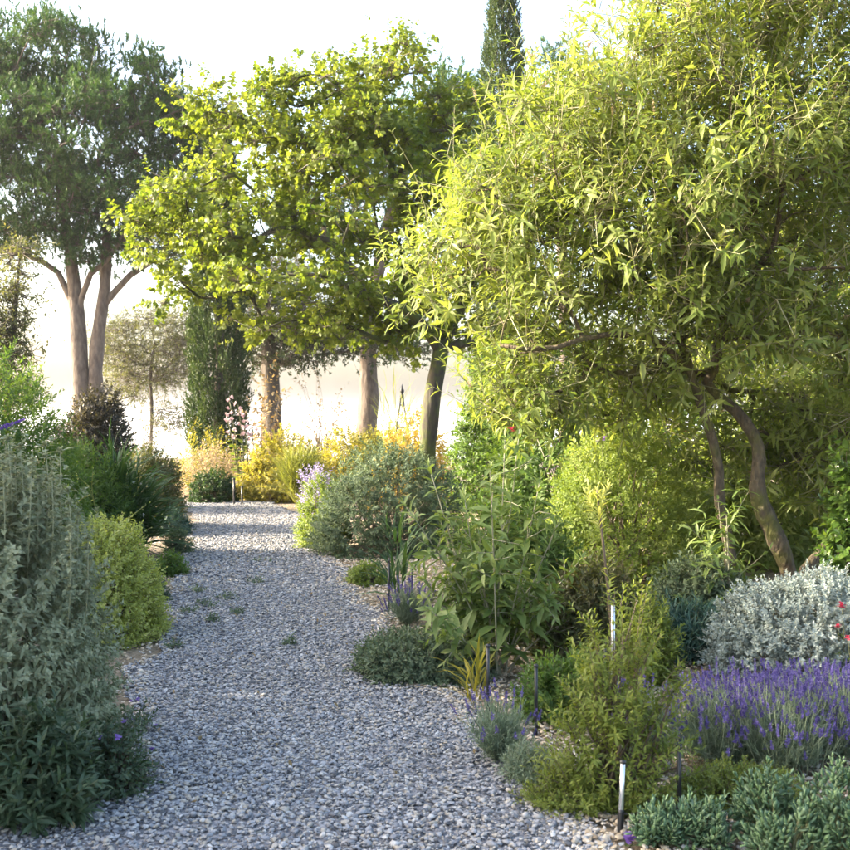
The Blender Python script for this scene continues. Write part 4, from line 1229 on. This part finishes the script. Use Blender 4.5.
def stake(label, x, ytop, d, r=.009, lean=(0, 0), name="plant_stake", mat="black", cap=True, group=None):
    base = ground_pt(x, d); base[2] += .05
    top = P3(x + lean[0], ytop, d)
    h = np.linalg.norm(top - base); ax = nrm(top - base)
    o = thing(name, label, "stake", base, group)
    a = Acc(); lathe(a, base, [(.001, -.08), (r * .9, -.04), (r, 0), (r, h * .5), (r * .95, h * .96)], ax); a.build("shaft", M[mat], o, base, smooth=True)
    a = Acc(); lathe(a, base, [(r * 1.05, h * .955), (r * 1.35, h * .965), (r * 1.35, h * .99), (r * .8, h), (r * .1, h * 1.003)], ax); a.build("cap", M["black"], o, base, smooth=True)
    if mat == "alu":
        a = Acc(); lathe(a, base, [(r * 1.3, -.06), (r * 1.3, .09), (r * 1.0, .10)], ax); a.build("foot", M["black"], o, base, smooth=True)
    return o


stake("thin black stake at the gravel edge beside the yellowing iris leaves", 488, 644, 5.75)
stake("thin black stake half hidden behind the small lavender clump", 536, 664, 5.5)
stake("short black stake beside the white-staked seedling", 605, 640, 6.3)
stake("black stake between the myrtle seedling and the lavender", 679, 745, 4.42, r=.010)
stake("silver metal stake with black cap and foot holding the myrtle seedling", 620, 760, 4.22, r=.0095, lean=(3, 0), mat="alu")
stake("white-grey metal stake supporting the slim brush-topped seedling", 613, 600, 6.15, r=.012, mat="alu")
stake("black stake by the lavender at path edge, touching the iris leaves", 389, 560, 9.0, r=.010)
stake("black stake by the lavender at path edge, behind its flowers", 412, 562, 8.9, r=.010)
stake("short grey marker stake beside the box mound at path end", 234, 478, 20.2, r=.02, name="marker_stake")
stake("shorter marker stake beside the golden shrub at path end", 242, 486, 20.3, r=.02, name="marker_stake")

d = 24.0
base = ground_pt(402, d)
o = thing("garden_obelisk", "black iron plant obelisk with pointed finial beyond the golden hedge", "obelisk", base)
apex = P3(402, 396, d)
for sx, sy in ((-1, -1), (1, -1), (1, 1), (-1, 1)):
    a = Acc(); tube(a, np.array([base + [sx * .28, sy * .28, 0], apex + [sx * .02, sy * .02, 0]]), [.018, .014], 6); a.build("leg", M["iron"], o, base)
for f in (.35, .65, .9):
    h = apex[2] - base[2]; w = .28 * (1 - f) + .02 * f
    c = np.array([base + (apex - base) * f + [sx * w, sy * w, 0] for sx, sy in ((-1, -1), (1, -1), (1, 1), (-1, 1), (-1, -1))])
    a = Acc()
    for i in range(4):
        tube(a, c[i:i + 2], .012, 5)
    a.build("ring", M["iron"], o, base)
a = Acc(); lathe(a, apex, [(.03, -.05), (.05, 0), (.03, .04), (.045, .08), (.055, .11), (.03, .16), (.004, .26)], UP, 8); a.build("finial", M["iron"], o, base, smooth=True)

# ================================================================== HAZE
mh, n_, l_ = newmat("haze")
o_ = n_.new("ShaderNodeOutputMaterial"); v_ = n_.new("ShaderNodeVolumePrincipled")
v_.inputs["Color"].default_value = (.93, .95, 1.0, 1); v_.inputs["Density"].default_value = .000255
v_.inputs["Anisotropy"].default_value = .35
l_.new(v_.outputs[0], o_.inputs["Volume"])
x0, x1, y0, y1, z0, z1 = -6200, 6200, -500, 7200, -75, 21
a = Acc()
a.add([(x0, y0, z0), (x1, y0, z0), (x1, y1, z0), (x0, y1, z0), (x0, y0, z1), (x1, y0, z1), (x1, y1, z1), (x0, y1, z1)],
      [(0, 2, 1), (0, 3, 2), (4, 5, 6), (4, 6, 7), (0, 1, 5), (0, 5, 4), (1, 2, 6), (1, 6, 5), (2, 3, 7), (2, 7, 6), (3, 0, 4), (3, 4, 7)], .5)
haze = a.build("haze", mh, kind="stuff")
